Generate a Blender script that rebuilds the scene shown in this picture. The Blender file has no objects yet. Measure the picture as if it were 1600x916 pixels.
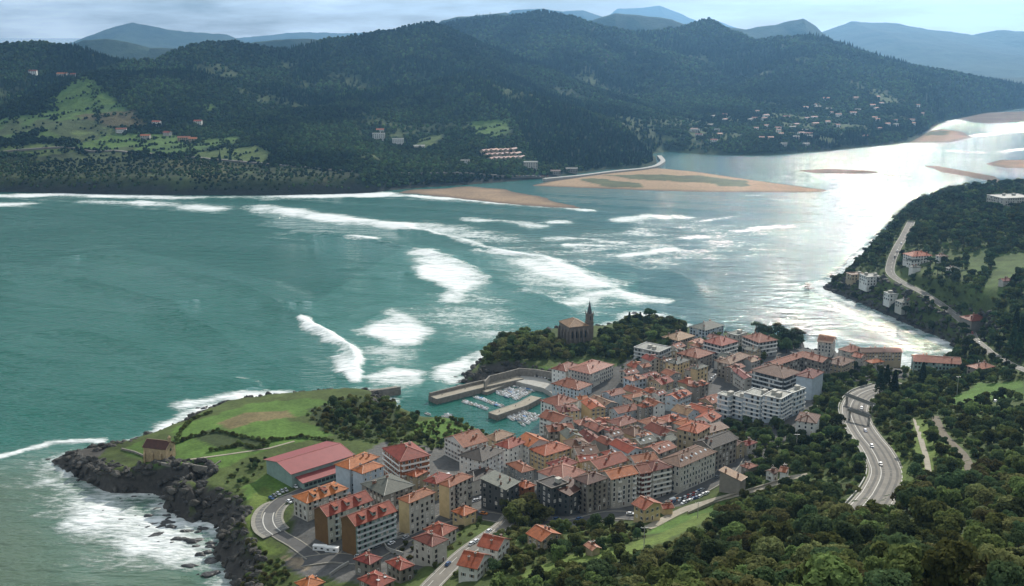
import bpy, bmesh, math, random
import numpy as np
from mathutils import Vector
random.seed(7); rng = np.random.default_rng(7)
R = math.radians
# ---------------------------------------------------------------- camera
F = 1716.0; HCAM = 270.0; PITCH = R(13.4)          # focal length in photo pixels, height above the sea, tilt down
CP, SP = math.cos(PITCH), math.sin(PITCH)
scene = bpy.context.scene
cam_d = bpy.data.cameras.new('camera'); cam = bpy.data.objects.new('camera', cam_d)
scene.collection.objects.link(cam); scene.camera = cam
cam.location = (0, 0, HCAM); cam.rotation_euler = (R(90) - PITCH, 0, 0)
cam_d.sensor_width = 36; cam_d.lens = 36 * F / 1600; cam_d.clip_start = 1; cam_d.clip_end = 80000
# ---------------------------------------------------------------- sky, sun, exposure
SUN_AZ, SUN_EL = R(22), R(33)
world = bpy.data.worlds.new('World'); scene.world = world; world.use_nodes = True
wn = world.node_tree.nodes; wl = world.node_tree.links
for n in list(wn): wn.remove(n)
w_out = wn.new('ShaderNodeOutputWorld'); w_bg = wn.new('ShaderNodeBackground')
sky = wn.new('ShaderNodeTexSky'); sky.sky_type = 'NISHITA'; sky.sun_disc = False
sky.sun_elevation = SUN_EL; sky.sun_rotation = SUN_AZ; sky.altitude = 200
sky.air_density = 1.0; sky.dust_density = .6; sky.ozone_density = 1.5
w_tc = wn.new('ShaderNodeTexCoord'); w_mp = wn.new('ShaderNodeMapping'); w_mp.inputs['Scale'].default_value = (2.2, 2.2, 14)
w_nz = wn.new('ShaderNodeTexNoise'); w_nz.inputs['Scale'].default_value = 1.9; w_nz.inputs['Detail'].default_value = 9; w_nz.inputs['Roughness'].default_value = .6
w_rp = wn.new('ShaderNodeValToRGB'); w_rp.color_ramp.elements[0].position = .40; w_rp.color_ramp.elements[1].position = .60
w_mx = wn.new('ShaderNodeMixRGB'); w_mx.inputs[2].default_value = (25, 26.5, 27, 1)
w_ml = wn.new('ShaderNodeMath'); w_ml.operation = 'MULTIPLY'; w_ml.inputs[1].default_value = .92
wl.new(w_tc.outputs['Generated'], w_mp.inputs[0]); wl.new(w_mp.outputs[0], w_nz.inputs[0]); wl.new(w_nz.outputs[0], w_rp.inputs[0])
wl.new(w_rp.outputs[0], w_ml.inputs[0]); wl.new(w_ml.outputs[0], w_mx.inputs[0]); wl.new(sky.outputs[0], w_mx.inputs[1])
wl.new(w_mx.outputs[0], w_bg.inputs[0]); w_bg.inputs[1].default_value = .054; wl.new(w_bg.outputs[0], w_out.inputs[0])
sun_d = bpy.data.lights.new('sun', 'SUN'); sun_d.energy = 5.0; sun_d.angle = R(.53); sun_d.color = (1, .94, .84)
sun = bpy.data.objects.new('sun', sun_d); scene.collection.objects.link(sun)
SUN_DIR = Vector((math.sin(SUN_AZ) * math.cos(SUN_EL), math.cos(SUN_AZ) * math.cos(SUN_EL), math.sin(SUN_EL)))
sun.rotation_euler = (-SUN_DIR).to_track_quat('-Z', 'Y').to_euler(); sun.location = (0, 0, 600)
vs = scene.view_settings; vs.view_transform = 'Standard'; vs.look = 'None'; vs.gamma = 1; vs.exposure = 0.05; vs.use_curve_mapping = False
cy = scene.cycles; cy.use_denoising = True; cy.max_bounces = 5; cy.diffuse_bounces = 2; cy.glossy_bounces = 2
cy.transmission_bounces = 2; cy.volume_bounces = 0; cy.transparent_max_bounces = 4; cy.sample_clamp_indirect = 4
cy.volume_max_steps = 64; cy.volume_step_rate = 1
# ---------------------------------------------------------------- helpers
COL = scene.collection
def ray(px, py):
    a, b = (px - 800) / F, (458 - py) / F
    return np.array([a, CP + b * SP, -SP + b * CP])
def at(px, py, z=0.0):
    d = ray(px, py); t = (z - HCAM) / d[2]
    return np.array([d[0] * t, d[1] * t, z])
def proj(x, y, z):
    dz = z - HCAM
    dep = y * CP - dz * SP; up = y * SP + dz * CP
    dep = np.where(dep < 1, 1, dep)
    return 800 + F * x / dep, 458 - F * up / dep
def obj(name, verts, faces, mats=None, parent=None, idx=None, smooth=False):
    me = bpy.data.meshes.new(name); me.from_pydata([tuple(v) for v in verts], [], faces)
    return link(name, me, mats, parent, idx, smooth)
def link(name, me, mats=None, parent=None, idx=None, smooth=False):
    for m in (mats if isinstance(mats, (list, tuple)) else [mats] if mats else []): me.materials.append(m)
    if idx is not None: me.polygons.foreach_set('material_index', idx)
    if smooth: me.polygons.foreach_set('use_smooth', [True] * len(me.polygons))
    me.update()
    return inst(name, me, parent)
def inst(name, me, parent=None, loc=None, rot=None, sc=None):
    o = bpy.data.objects.new(name, me); COL.objects.link(o)
    if parent: o.parent = parent
    if loc is not None: o.location = [float(v) for v in loc]
    if rot is not None: o.rotation_euler = rot if hasattr(rot, '__len__') else (0, 0, rot)
    if sc is not None: o.scale = sc
    return o
def tag(o, label=None, cat=None, group=None, kind=None):
    if label: o['label'] = label
    if cat: o['category'] = cat
    if group: o['group'] = group
    if kind: o['kind'] = kind
    return o
def empty(name, loc, rz=0):
    o = inst(name, None, None, loc, rz); o.empty_display_size = 1; return o
class MB:                                           # collects simple shapes into one mesh
    def __init__(s): s.v = []; s.f = []; s.m = []
    def quad(s, pts, m=0):
        n = len(s.v); s.v += [tuple(p) for p in pts]; s.f.append(tuple(range(n, n + len(pts)))); s.m.append(m)
    def box(s, x0, x1, y0, y1, z0, z1, m=0):
        n = len(s.v)
        s.v += [(x0,y0,z0),(x1,y0,z0),(x1,y1,z0),(x0,y1,z0),(x0,y0,z1),(x1,y0,z1),(x1,y1,z1),(x0,y1,z1)]
        s.f += [tuple(n + i for i in q) for q in ((3,2,1,0),(4,5,6,7),(0,1,5,4),(1,2,6,5),(2,3,7,6),(3,0,4,7))]; s.m += [m] * 6
    def prism(s, poly, z0, z1, m=0, taper=1.0):
        n = len(s.v); k = len(poly)
        cx = sum(p[0] for p in poly) / k; cyy = sum(p[1] for p in poly) / k
        z0s = z0 if hasattr(z0, '__len__') else [z0] * k; z1s = z1 if hasattr(z1, '__len__') else [z1] * k
        s.v += [(p[0], p[1], z) for p, z in zip(poly, z0s)] + [(cx + (p[0]-cx) * taper, cyy + (p[1]-cyy) * taper, z) for p, z in zip(poly, z1s)]
        for i in range(k):
            j = (i + 1) % k; s.f.append((n+i, n+j, n+k+j, n+k+i)); s.m.append(m)
        s.f.append(tuple(range(n+k, n+2*k))); s.m.append(m); s.f.append(tuple(range(n+k-1, n-1, -1))); s.m.append(m)
    def tube(s, p, q, r0, r1=None, n=6, m=0):
        p, q = Vector(p), Vector(q); r1 = r0 if r1 is None else r1
        a = (q - p).normalized(); e = a.orthogonal().normalized(); g = a.cross(e); b = len(s.v)
        for c, r in ((p, r0), (q, r1)):
            for i in range(n):
                t = 2 * math.pi * i / n; s.v.append(tuple(c + (e * math.cos(t) + g * math.sin(t)) * r))
        for i in range(n): s.f.append((b+i, b+(i+1)%n, b+n+(i+1)%n, b+n+i)); s.m.append(m)
        s.f.append(tuple(range(b+n, b+2*n))); s.m.append(m); s.f.append(tuple(range(b+n-1, b-1, -1))); s.m.append(m)
    def mesh(s, name, mats):
        me = bpy.data.meshes.new(name); me.from_pydata(s.v, [], s.f)
        for m in (mats if isinstance(mats, (list, tuple)) else [mats]): me.materials.append(m)
        me.polygons.foreach_set('material_index', s.m); me.update(); return me
    def build(s, name, mats, parent=None, loc=None, rot=None):
        return inst(name, s.mesh(name, mats), parent, loc, rot)
# ---------------------------------------------------------------- materials
def nodes(name):
    m = bpy.data.materials.new(name); m.use_nodes = True
    return m, m.node_tree.nodes, m.node_tree.links, m.node_tree.nodes['Principled BSDF']
MATS = {}
def mat(name, col, rough=.8, var=.15, scale=.6, objvar=.0, spec=.3, metal=0., bump=0., bscale=3.):
    """plain painted / mineral surface: colour with large and small noise, some variation from object to object"""
    if name in MATS: return MATS[name]
    m, N, L, b = nodes(name)
    tc = N.new('ShaderNodeTexCoord'); nz = N.new('ShaderNodeTexNoise'); nz.inputs['Scale'].default_value = scale; nz.inputs['Detail'].default_value = 6; nz.inputs['Roughness'].default_value = .65
    L.new(tc.outputs['Object'], nz.inputs['Vector'])
    mr = N.new('ShaderNodeMapRange'); mr.inputs[1].default_value = .3; mr.inputs[2].default_value = .7; mr.inputs[3].default_value = 1 - var; mr.inputs[4].default_value = 1 + var
    L.new(nz.outputs[0], mr.inputs[0])
    v = mr.outputs[0]
    if objvar:
        oi = N.new('ShaderNodeObjectInfo'); m2 = N.new('ShaderNodeMapRange'); m2.inputs[3].default_value = 1 - objvar; m2.inputs[4].default_value = 1 + objvar
        L.new(oi.outputs['Random'], m2.inputs[0]); mu = N.new('ShaderNodeMath'); mu.operation = 'MULTIPLY'
        L.new(v, mu.inputs[0]); L.new(m2.outputs[0], mu.inputs[1]); v = mu.outputs[0]
    hs = N.new('ShaderNodeHueSaturation'); hs.inputs['Color'].default_value = (*col, 1); L.new(v, hs.inputs['Value'])
    L.new(hs.outputs[0], b.inputs['Base Color']); b.inputs['Roughness'].default_value = rough
    b.inputs['Specular IOR Level'].default_value = spec; b.inputs['Metallic'].default_value = metal
    if bump:
        n2 = N.new('ShaderNodeTexNoise'); n2.inputs['Scale'].default_value = bscale; n2.inputs['Detail'].default_value = 4; L.new(tc.outputs['Object'], n2.inputs['Vector'])
        bp = N.new('ShaderNodeBump'); bp.inputs['Strength'].default_value = bump; bp.inputs['Distance'].default_value = .3; L.new(n2.outputs[0], bp.inputs['Height']); L.new(bp.outputs[0], b.inputs['Normal'])
    MATS[name] = m; return m
# ---------------------------------------------------------------- numpy fields
def fbm(x, y, scale, octaves=4, seed=0):
    r = np.random.default_rng(seed); out = 0; amp = 1.; tot = 0
    for o in range(octaves):
        g = r.random((64, 64)); fx = x / scale; fy = y / scale
        ix = np.floor(fx).astype(int); iy = np.floor(fy).astype(int); tx = fx - ix; ty = fy - iy
        tx = tx * tx * (3 - 2 * tx); ty = ty * ty * (3 - 2 * ty)
        a = g[ix % 64, iy % 64]; b = g[(ix+1) % 64, iy % 64]; c = g[ix % 64, (iy+1) % 64]; d = g[(ix+1) % 64, (iy+1) % 64]
        out = out + amp * ((a * (1-tx) + b * tx) * (1-ty) + (c * (1-tx) + d * tx) * ty - .5) * 2
        tot += amp; amp *= .5; scale *= .5
    return out / tot
def sstep(a, b, x):
    t = np.clip((x - a) / (b - a), 0, 1); return t * t * (3 - 2 * t)
def inpoly(x, y, poly):
    r = np.zeros(np.shape(x), bool); k = len(poly)
    for i in range(k):
        x0, y0 = poly[i][:2]; x1, y1 = poly[(i+1) % k][:2]
        if y0 == y1: continue
        c = ((y0 > y) != (y1 > y)) & (x < (x1 - x0) * (y - y0) / (y1 - y0) + x0); r ^= c
    return r
def segdist(x, y, line, closed=False):
    best = np.full(np.shape(x), 1e9); k = len(line)
    for i in range(k if closed else k - 1):
        x0, y0 = line[i][:2]; x1, y1 = line[(i+1) % k][:2]; dx, dy = x1 - x0, y1 - y0
        t = np.clip(((x - x0) * dx + (y - y0) * dy) / max(dx*dx + dy*dy, 1e-6), 0, 1)
        best = np.minimum(best, (x - x0 - t*dx) ** 2 + (y - y0 - t*dy) ** 2)
    return np.sqrt(best)
def sdist(x, y, poly):                              # positive inside
    d = segdist(x, y, poly, True); return np.where(inpoly(x, y, poly), d, -d)
def seaway(pts): return [tuple(at(px, py, 0)[:2]) for px, py in pts]
def gridmesh(name, X, Y, Z, attrs, mats, smooth=True):
    ny, nx = X.shape; me = bpy.data.meshes.new(name); n = nx * ny
    co = np.stack([X, Y, Z], -1).reshape(-1).astype(np.float32)
    i = np.arange(n).reshape(ny, nx); q = np.stack([i[:-1,:-1], i[:-1,1:], i[1:,1:], i[1:,:-1]], -1).reshape(-1, 4)
    keep = attrs.pop('_keep', None)
    if keep is not None:
        k = keep.reshape(-1); q = q[k[q].any(1)]
    me.vertices.add(n); me.vertices.foreach_set('co', co)
    me.loops.add(q.size); me.loops.foreach_set('vertex_index', q.reshape(-1).astype(np.int32))
    me.polygons.add(len(q)); me.polygons.foreach_set('loop_start', (np.arange(len(q)) * 4).astype(np.int32))
    me.update(calc_edges=True)
    for an, av in attrs.items():
        if av.ndim == 3:
            a = me.color_attributes.new(an, 'FLOAT_COLOR', 'POINT'); c = np.ones((n, 4), np.float32); c[:, :3] = av.reshape(-1, 3); a.data.foreach_set('color', c.reshape(-1))
        else:
            a = me.attributes.new(an, 'FLOAT', 'POINT'); a.data.foreach_set('value', av.reshape(-1).astype(np.float32))
    return link(name, me, mats, smooth=smooth)
# ---------------------------------------------------------------- coastlines (photo pixels of the waterline -> sea level)
COAST = seaway([(345,960),(342,912),(332,885),(312,862),(338,838),(318,822),(286,812),(262,800),(245,792),(285,776),(225,772),(170,772),(138,758),(105,742),(78,727),
  (88,716),(130,709),(190,702),(232,690),(276,668),(305,652),(340,636),(380,627),(440,622),(510,616),(572,612),(606,622),(612,640),(640,653),(668,663),(702,660),(742,672),(768,682),
  (778,694),(802,702),(838,694),(854,676),(846,655),(862,640),(872,626),(864,612),(850,603),(818,596),(800,590),(775,592),(752,600),(733,606),(716,604),(714,590),(730,575),(752,560),(768,548),(800,535),
  (860,520),(930,512),(965,503),(990,490),(1030,494),(1075,512),(1130,522),(1200,526),(1250,535),(1300,546),(1400,553),(1412,560),(1424,574),(1440,572),(1470,562),(1492,556),
  (1478,538),(1462,530),(1420,514),(1380,496),(1330,476),(1284,459),(1266,448),(1296,436),(1332,410),(1352,388),(1384,362),(1424,346),(1480,330),(1560,318),(1640,300),(1900,290)]) + [(2600, 1500), (2600, 0), (-300, 0), (-300, 380)]
OPP = [(-3000, 1900)] + seaway([(-120,300),(0,301),(100,303),(200,305),(300,306),(430,306),(560,303),(604,300),(650,296),(740,290),(850,281),(900,274),(960,266),(1015,263),(1036,256),(1033,246),(1022,241),
  (1045,238),(1100,243),(1200,244),(1300,237),(1400,227),(1432,222),(1450,211),(1466,196),(1482,189),(1540,177),(1600,169),(1750,160)]) + [(6000, 4300), (9000, 9000), (-9000, 9000), (-9000, 1900)]
# ---------------------------------------------------------------- near land: heights from known ground points
PTS = [(250,718,16),(350,680,17),(450,650,16),(330,650,13),(400,632,9),(180,712,9),(120,718,6),(520,640,13),(600,640,10),(680,672,8),(740,682,5),(480,752,16),(430,810,16),(380,760,14),(550,868,17),(640,832,18),(700,805,18),(600,900,20),(700,890,25),
 (780,820,23),(850,850,32),(700,720,12),(800,720,8),(870,660,5),(900,700,8),(1000,690,11),(1000,640,8),(1050,600,10),(920,605,6),(900,540,13),(960,530,12),(1020,565,11),(1120,560,12),(1150,620,14),(1216,660,18),(1270,630,17),(1260,690,24),
 (1300,565,10),(1400,580,9),(1470,584,12),(1530,588,16),(940,802,18),(1060,770,16),(1010,820,21),(1080,800,24),(1180,765,26),(1250,745,31),(850,600,4),(880,608,4),(780,577,9),(850,578,9),(880,568,9),(800,545,11),
 (1345,620,29),(1360,680,36),(1400,740,42),(1375,762,43),(1300,720,33),(1450,620,25),(1500,650,36),(1560,620,32),(1600,650,44),(1550,720,60),(1450,720,50),(1430,690,45),
 (1400,790,68),(1300,800,56),(1200,800,42),(1100,830,44),(1000,850,42),(900,880,40),(800,900,32),(700,916,27),(1000,916,68),(1200,900,92),(1200,850,68),(1400,850,102),(1600,780,100),(1600,850,128),(1600,916,150),(1400,916,128),(450,890,15),(400,895,11),(560,960,24),(300,1000,8),
 (1395,440,36),(1408,385,46),(1425,350,49),(1480,326,56),(1550,316,62),(1600,312,64),(1450,400,42),(1500,400,45),(1550,450,48),(1600,420,52),(1460,490,26),(1520,510,30),(1570,540,32),(1600,580,38),(1330,425,18),(1350,470,13),(1700,400,60),(1750,650,70),(1900,500,80)]
P3 = np.array([at(*p) for p in PTS]); P3 = np.vstack([P3, [(0, 120, 200), (200, 150, 190), (-200, 250, 70), (600, 200, 200), (-150, 120, 150)]])
def tps(d): return np.where(d > 1e-9, d * d * np.log(np.maximum(d, 1e-9)), 0)
_s = 300.; _n = len(P3); _xy = P3[:, :2] / _s
_A = tps(np.linalg.norm(_xy[:, None] - _xy[None], axis=-1)) + np.eye(_n) * .02
_Q = np.hstack([np.ones((_n, 1)), _xy]); _M = np.block([[_A, _Q], [_Q.T, np.zeros((3, 3))]])
_W = np.linalg.solve(_M, np.concatenate([P3[:, 2], np.zeros(3)]))
def rbf(x, y):
    x = x / _s; y = y / _s; out = _W[_n] + _W[_n+1] * x + _W[_n+2] * y
    for i in range(_n): out = out + _W[i] * tps(np.hypot(x - _xy[i, 0], y - _xy[i, 1]))
    return out
GX = np.arange(-330, 960, 2.8); GY = np.arange(190, 1620, 2.8)
X, Y = np.meshgrid(GX, GY)
SD = sdist(X, Y, COAST)
Z0 = np.clip(rbf(X, Y), 1.5, 260)
PX0, PY0 = proj(X, Y, Z0)
harb = inpoly(PX0, PY0, [(600,600),(720,600),(760,585),(900,590),(900,720),(600,700)])
rocky = inpoly(PX0, PY0, [(40,690),(240,690),(400,740),(420,960),(200,960),(40,760)])
wid = np.where(harb, 6, np.where(rocky, np.where(PX0 < 300, 9, 22), np.where(PX0 > 1255, 48, 16))) + 5 * fbm(X, Y, 40, 3, 3)
cl = sstep(-1, np.maximum(wid, 3), SD)
Z = -4 + (Z0 + 4) * cl
rough_amt = np.clip(1 - np.abs(SD - wid * .4) / 26, 0, 1)
rr = 1 - np.abs(fbm(X * .8 + Y * .35, Y * .9 - X * .2, 17, 4, 5)) * 2
Z = np.where(SD > -14, Z + rough_amt * np.where(harb, 0.2, np.where(rocky, 3.4, 1.6)) * (rr - .35), Z)
Z = Z + np.where(SD > 30, fbm(X, Y, 30, 3, 9) * .5, 0) + np.where(Z0 > 45, fbm(X, Y, 45, 3, 10) * 2.5, 0)
def hgt(x, y, G=None):
    G = Z if G is None else G
    fx = np.clip((np.asarray(x, float) - GX[0]) / 2.8, 0, len(GX) - 1.001); fy = np.clip((np.asarray(y, float) - GY[0]) / 2.8, 0, len(GY) - 1.001)
    ix = fx.astype(int); iy = fy.astype(int); tx = fx - ix; ty = fy - iy
    return (G[iy, ix] * (1-tx) + G[iy, ix+1] * tx) * (1-ty) + (G[iy+1, ix] * (1-tx) + G[iy+1, ix+1] * tx) * ty
def onland(px, py, up=0.0):
    d = ray(px, py); t = np.arange(180, 2200, 1.5); x = d[0]*t; y = d[1]*t; z = HCAM + d[2]*t
    g = np.maximum(hgt(x, y), 0) + up; k = np.argmax(z < g)
    if not (z < g).any(): return at(px, py, 0)
    return np.array([x[k], y[k], float(g[k] - up)])
# ---------------------------------------------------------------- roads: the ground is graded flat under each of them
ROADS = {}
def road(name, pts, w, zoff=.12):
    p = np.array([onland(*q) for q in pts]); out = []
    for i in range(len(p) - 1):
        a = p[max(i-1, 0)]; b = p[i]; c = p[i+1]; d = p[min(i+2, len(p)-1)]; k = max(2, int(np.linalg.norm(c - b) / 3))
        for j in range(k):
            t = j / k; out.append(.5 * ((2*b) + (c-a)*t + (2*a-5*b+4*c-d)*t*t + (3*b-a-3*c+d)*t**3))
    out.append(p[-1]); out = np.array(out); z = out[:, 2].copy()
    for _ in range(40): z[1:-1] = (z[:-2] + z[1:-1] * 2 + z[2:]) / 4
    out[:, 2] = z; ROADS[name] = (out, w)
    global Z
    m = (np.abs(X - out[:,0].mean()) < np.ptp(out[:,0]) / 2 + 30) & (np.abs(Y - out[:,1].mean()) < np.ptp(out[:,1]) / 2 + 30)
    xs, ys = X[m], Y[m]; D = np.full(xs.shape, 1e9); T = np.zeros(xs.shape)
    for q in out:
        dd = np.hypot(xs - q[0], ys - q[1]); k = dd < D; D[k] = dd[k]; T[k] = q[2]
    k = 1 - sstep(w/2 + 2.5, w/2 + 11, D); Zm = Z[m]; Z[m] = Zm * (1-k) + (T - .25) * k
road('highway', [(1405,598),(1380,606),(1350,617),(1336,634),(1338,655),(1352,680),(1368,700),(1380,722),(1385,745),(1372,775),(1350,800)], 17)
road('street', [(655,935),(690,900),(722,868),(752,845),(785,822),(800,805)], 8)
road('main_street', [(470,880),(520,872),(570,872),(630,842),(690,812),(740,806),(810,815),(880,818),(950,808),(1000,806),(1035,796),(1070,778),(1110,755),(1135,735),(1150,715)], 9)
road('lane', [(1010,825),(1060,803),(1110,785),(1180,765),(1235,748),(1262,742)], 5)
road('headland_road', [(1424,346),(1412,370),(1400,390),(1392,412),(1392,428),(1412,444),(1440,458),(1480,485),(1512,512),(1518,528),(1540,545),(1570,566),(1620,585)], 9)
road('harbour_street', [(845,690),(870,680),(905,668),(950,665),(1000,668),(1060,655),(1105,632),(1120,600),(1110,580)], 7)
road('hall_street', [(545,742),(500,757),(462,772),(438,785),(420,805),(430,832),(462,852),(490,872)], 7)
road('footpath', [(1430,655),(1440,690),(1447,715),(1452,742)], 3)
road('track', [(1460,650),(1475,680),(1505,712),(1520,745)], 5)
# ---------------------------------------------------------------- ground cover, painted as cover types on the land mesh
PX, PY = proj(X, Y, np.maximum(Z, 0))
slope = np.hypot(*np.gradient(Z, 2.8))
n1 = fbm(X, Y, 60, 4, 21); n2 = fbm(X, Y, 9, 3, 22)
def C(r, g, b): return np.array([r, g, b])
GRASS, MEAD, SCRUB, WOODS = C(.072,.130,.026), C(.10,.14,.032), C(.060,.082,.024), C(.035,.050,.018)
ROCK, PAVE, SOIL, SAND = C(.060,.056,.050), C(.10,.098,.092), C(.17,.12,.075), C(.42,.31,.19)
colr = np.empty(X.shape + (3,)); colr[:] = SCRUB
colr += (n1 * .3 + n2 * .35)[..., None] * SCRUB
def paint(poly, c, var=.42, soft=None):
    m = inpoly(PX + 4.0 * n2, PY + 2.0 * n2 + 1.2 * n1, poly)
    if soft is not None: m &= soft
    colr[m] = c * (1 + var * (.6 * n1[m] + .8 * n2[m]))[:, None]
paint([(500,780),(520,740),(600,690),(680,700),(780,680),(850,660),(870,610),(990,560),(1070,520),(1210,530),(1300,545),(1420,560),(1420,590),(1300,600),(1240,680),(1180,730),(1120,760),(1060,790),(960,815),(820,815),(740,815),(690,850),(640,910),(530,910),(450,880),(460,800)], PAVE, .3)
paint([(270,670),(330,650),(400,630),(480,622),(520,628),(500,645),(440,655),(500,665),(560,672),(470,690),(420,700),(340,735),(290,725),(262,730),(240,728),(232,722),(272,712)], GRASS)
paint([(190,700),(222,688),(232,700),(226,716),(200,712)], GRASS)
paint([(340,662),(380,645),(450,642),(460,652),(400,660),(360,672)], C(.14,.115,.055))
paint([(300,684),(330,672),(420,690),(400,702),(340,700)], WOODS)
paint([(640,662),(680,655),(730,650),(745,662),(720,680),(690,690),(650,680)], GRASS)
paint([(480,640),(540,622),(600,628),(640,650),(640,680),(560,690),(500,672)], WOODS)
paint([(758,575),(800,560),(830,572),(862,574),(870,588),(815,580),(770,590)], GRASS, .1)
paint([(380,762),(420,742),(470,748),(440,772),(415,790),(390,790)], GRASS)
paint([(390,780),(410,760),(440,770),(400,800),(392,840),(420,850),(440,862),(410,870),(380,840)], MEAD)
paint([(440,880),(480,850),(540,870),(520,900),(480,905)], C(.09,.088,.085))
paint([(440,870),(475,872),(505,868),(480,895),(455,885)], C(.21,.17,.12))
paint([(1020,825),(1070,805),(1140,780),(1120,800),(1060,830),(1010,835)], GRASS)
paint([(980,850),(1040,830),(1100,800),(1130,800),(1040,845),(900,900),(830,905),(810,895),(900,865)], MEAD)
paint([(1480,625),(1530,600),(1600,595),(1600,625),(1540,625),(1500,640)], GRASS)
paint([(1480,655),(1530,650),(1560,660),(1520,668),(1490,664)], GRASS)
paint([(1500,395),(1545,385),(1600,392),(1600,420),(1560,470),(1520,460),(1505,430)], C(.062,.092,.026), .5)
paint([(1330,745),(1440,650),(1460,660),(1520,750),(1440,760)], MEAD)
paint([(1405,545),(1430,556),(1428,580),(1410,575)], SAND, .08)
forest_px = [(1150,806),(1260,780),(1340,778),(1420,764),(1600,742),(1600,1000),(700,1000),(800,935),(900,895),(1000,868),(1080,842)]
paint(forest_px, WOODS, .5)
steep = sstep(.55, 1.0, slope + .25 * n2) * (1 - sstep(60, 80, np.maximum(SD, 0)))
steep = np.maximum(steep, np.where(rocky & (Z < 8), 1, 0)); steep = np.maximum(steep, (Z < 2.2) & (SD < 30) & ~harb)
steep = np.where((PX > 1255) & (Z > 3.5), 0, steep); steep = np.where(inpoly(PX, PY, [(1405,545),(1430,556),(1428,580),(1410,575)]), 0, steep)
colr = colr * (1 - steep[..., None]) + (ROCK * (1 + .5 * n2[..., None])) * steep[..., None]
def ground_mat(name, bscale=.45, bstr=.5, dist=.6):
    m, N, L, b = nodes(name)
    a = N.new('ShaderNodeVertexColor'); a.layer_name = 'cover'
    g = N.new('ShaderNodeNewGeometry'); nz = N.new('ShaderNodeTexNoise'); nz.inputs['Scale'].default_value = bscale; nz.inputs['Detail'].default_value = 8; nz.inputs['Roughness'].default_value = .7
    L.new(g.outputs['Position'], nz.inputs['Vector'])
    mr = N.new('ShaderNodeMapRange'); mr.inputs[1].default_value = .3; mr.inputs[2].default_value = .7; mr.inputs[3].default_value = .62; mr.inputs[4].default_value = 1.38
    L.new(nz.outputs[0], mr.inputs[0]); hs = N.new('ShaderNodeHueSaturation'); L.new(a.outputs[0], hs.inputs['Color']); L.new(mr.outputs[0], hs.inputs['Value'])
    L.new(hs.outputs[0], b.inputs['Base Color']); b.inputs['Roughness'].default_value = .95; b.inputs['Specular IOR Level'].default_value = .15
    bp = N.new('ShaderNodeBump'); bp.inputs['Strength'].default_value = bstr; bp.inputs['Distance'].default_value = dist; L.new(nz.outputs[0], bp.inputs['Height']); L.new(bp.outputs[0], b.inputs['Normal'])
    return m
tag(gridmesh('ground', X, Y, Z, {'cover': colr, '_keep': SD > -18}, ground_mat('ground_cover')), kind='structure')
# ---------------------------------------------------------------- hills across the water
def ridge(pts):
    out = []
    for px, py, y in pts:
        d = ray(px, py); t = y / d[1]; out.append((d[0]*t, y, HCAM + d[2]*t))
    return out
RIDGES = [  # (pixel, pixel, distance) along each crest, half width of the slopes, power
 (ridge([(-300,75,3000),(-60,68,2900),(60,60,2850),(110,68,2850),(180,88,2800),(240,92,2850),(300,72,2900),(365,60,3000),(450,70,3050),(540,58,3100),(600,46,3150),(670,34,3200),(700,42,3250)]), 880, 1.35),
 (ridge([(670,34,3200),(720,60,3100),(760,100,2950)]), 800, 1.4),
 (ridge([(560,130,2650),(640,128,2680),(690,118,2680),(730,113,2660),(770,125,2600),(800,136,2560),(850,148,2520),(900,165,2480),(950,188,2430),(990,212,2400),(1024,245,2370)]), 520, 1.3),
 (ridge([(150,112,2500),(240,108,2550),(320,112,2600),(420,128,2650),(520,150,2650)]), 560, 1.3),
 (ridge([(690,40,4200),(740,28,4150),(800,26,4100),(850,18,4000),(900,28,3950),(950,44,3950),(1000,50,4000),(1060,44,4100),(1085,36,4100),(1110,31,4100),(1135,45,4050),(1180,58,3950),(1230,56,3900),(1270,52,3850),(1310,68,3850),(1400,94,3900),(1500,118,4100),(1560,135,4400),(1620,152,4600)]), 1200, 1.3),
 (ridge([(1270,52,3850),(1180,130,3300),(1100,200,2800)]), 700, 1.2),
 (ridge([(1500,118,4100),(1400,160,3300)]), 600, 1.2)]
HX = np.arange(-2100, 3900, 11.); HY = np.concatenate([np.arange(1790, 3300, 9.), np.arange(3300, 5600, 16.)])
hX, hY = np.meshgrid(HX, HY)
hS = sdist(hX, hY, OPP); hZ = np.zeros(hX.shape)
wx = hX + 60 * fbm(hX, hY, 260, 3, 31); wy = hY + 60 * fbm(hX, hY, 260, 3, 32)
for pts, w, pw in RIDGES:
    D = np.full(hX.shape, 1e9); Hh = np.zeros(hX.shape)
    for (x0, y0, z0), (x1, y1, z1) in zip(pts[:-1], pts[1:]):
        dx, dy = x1-x0, y1-y0; t = np.clip(((hX-x0)*dx + (hY-y0)*dy) / (dx*dx + dy*dy), 0, 1)
        dd0 = np.hypot(hX - x0 - t*dx, hY - y0 - t*dy); dd1 = np.hypot(wx - x0 - t*dx, wy - y0 - t*dy)
        dd = dd0 + (dd1 - dd0) * sstep(20, 200, dd0); k = dd < D; D[k] = dd[k]; Hh[k] = (z0 + (z1-z0)*t)[k]
    hZ = np.maximum(hZ, Hh * np.clip(1 - (D / w), 0, 1) ** pw)
base = 22 + 24 * sstep(0, 500, hS)
low = inpoly(*proj(hX, hY, np.full(hX.shape, 25.)), [(-200,330),(-200,80),(150,110),(430,190),(560,235),(640,300)])
base = np.where(low, 26 + 70 * sstep(20, 620, hS), base)
hZ = np.maximum(hZ, base * (1 + .25 * fbm(hX, hY, 220, 3, 33)))
gul = np.abs(fbm(hX, hY, 330, 4, 34))
hZ = hZ * (1 + .10 * fbm(hX, hY, 190, 4, 35) * (1 - sstep(180, 330, hZ))) - 26 * gul * sstep(40, 120, hZ) * (1 - sstep(230, 330, hZ))
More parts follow.
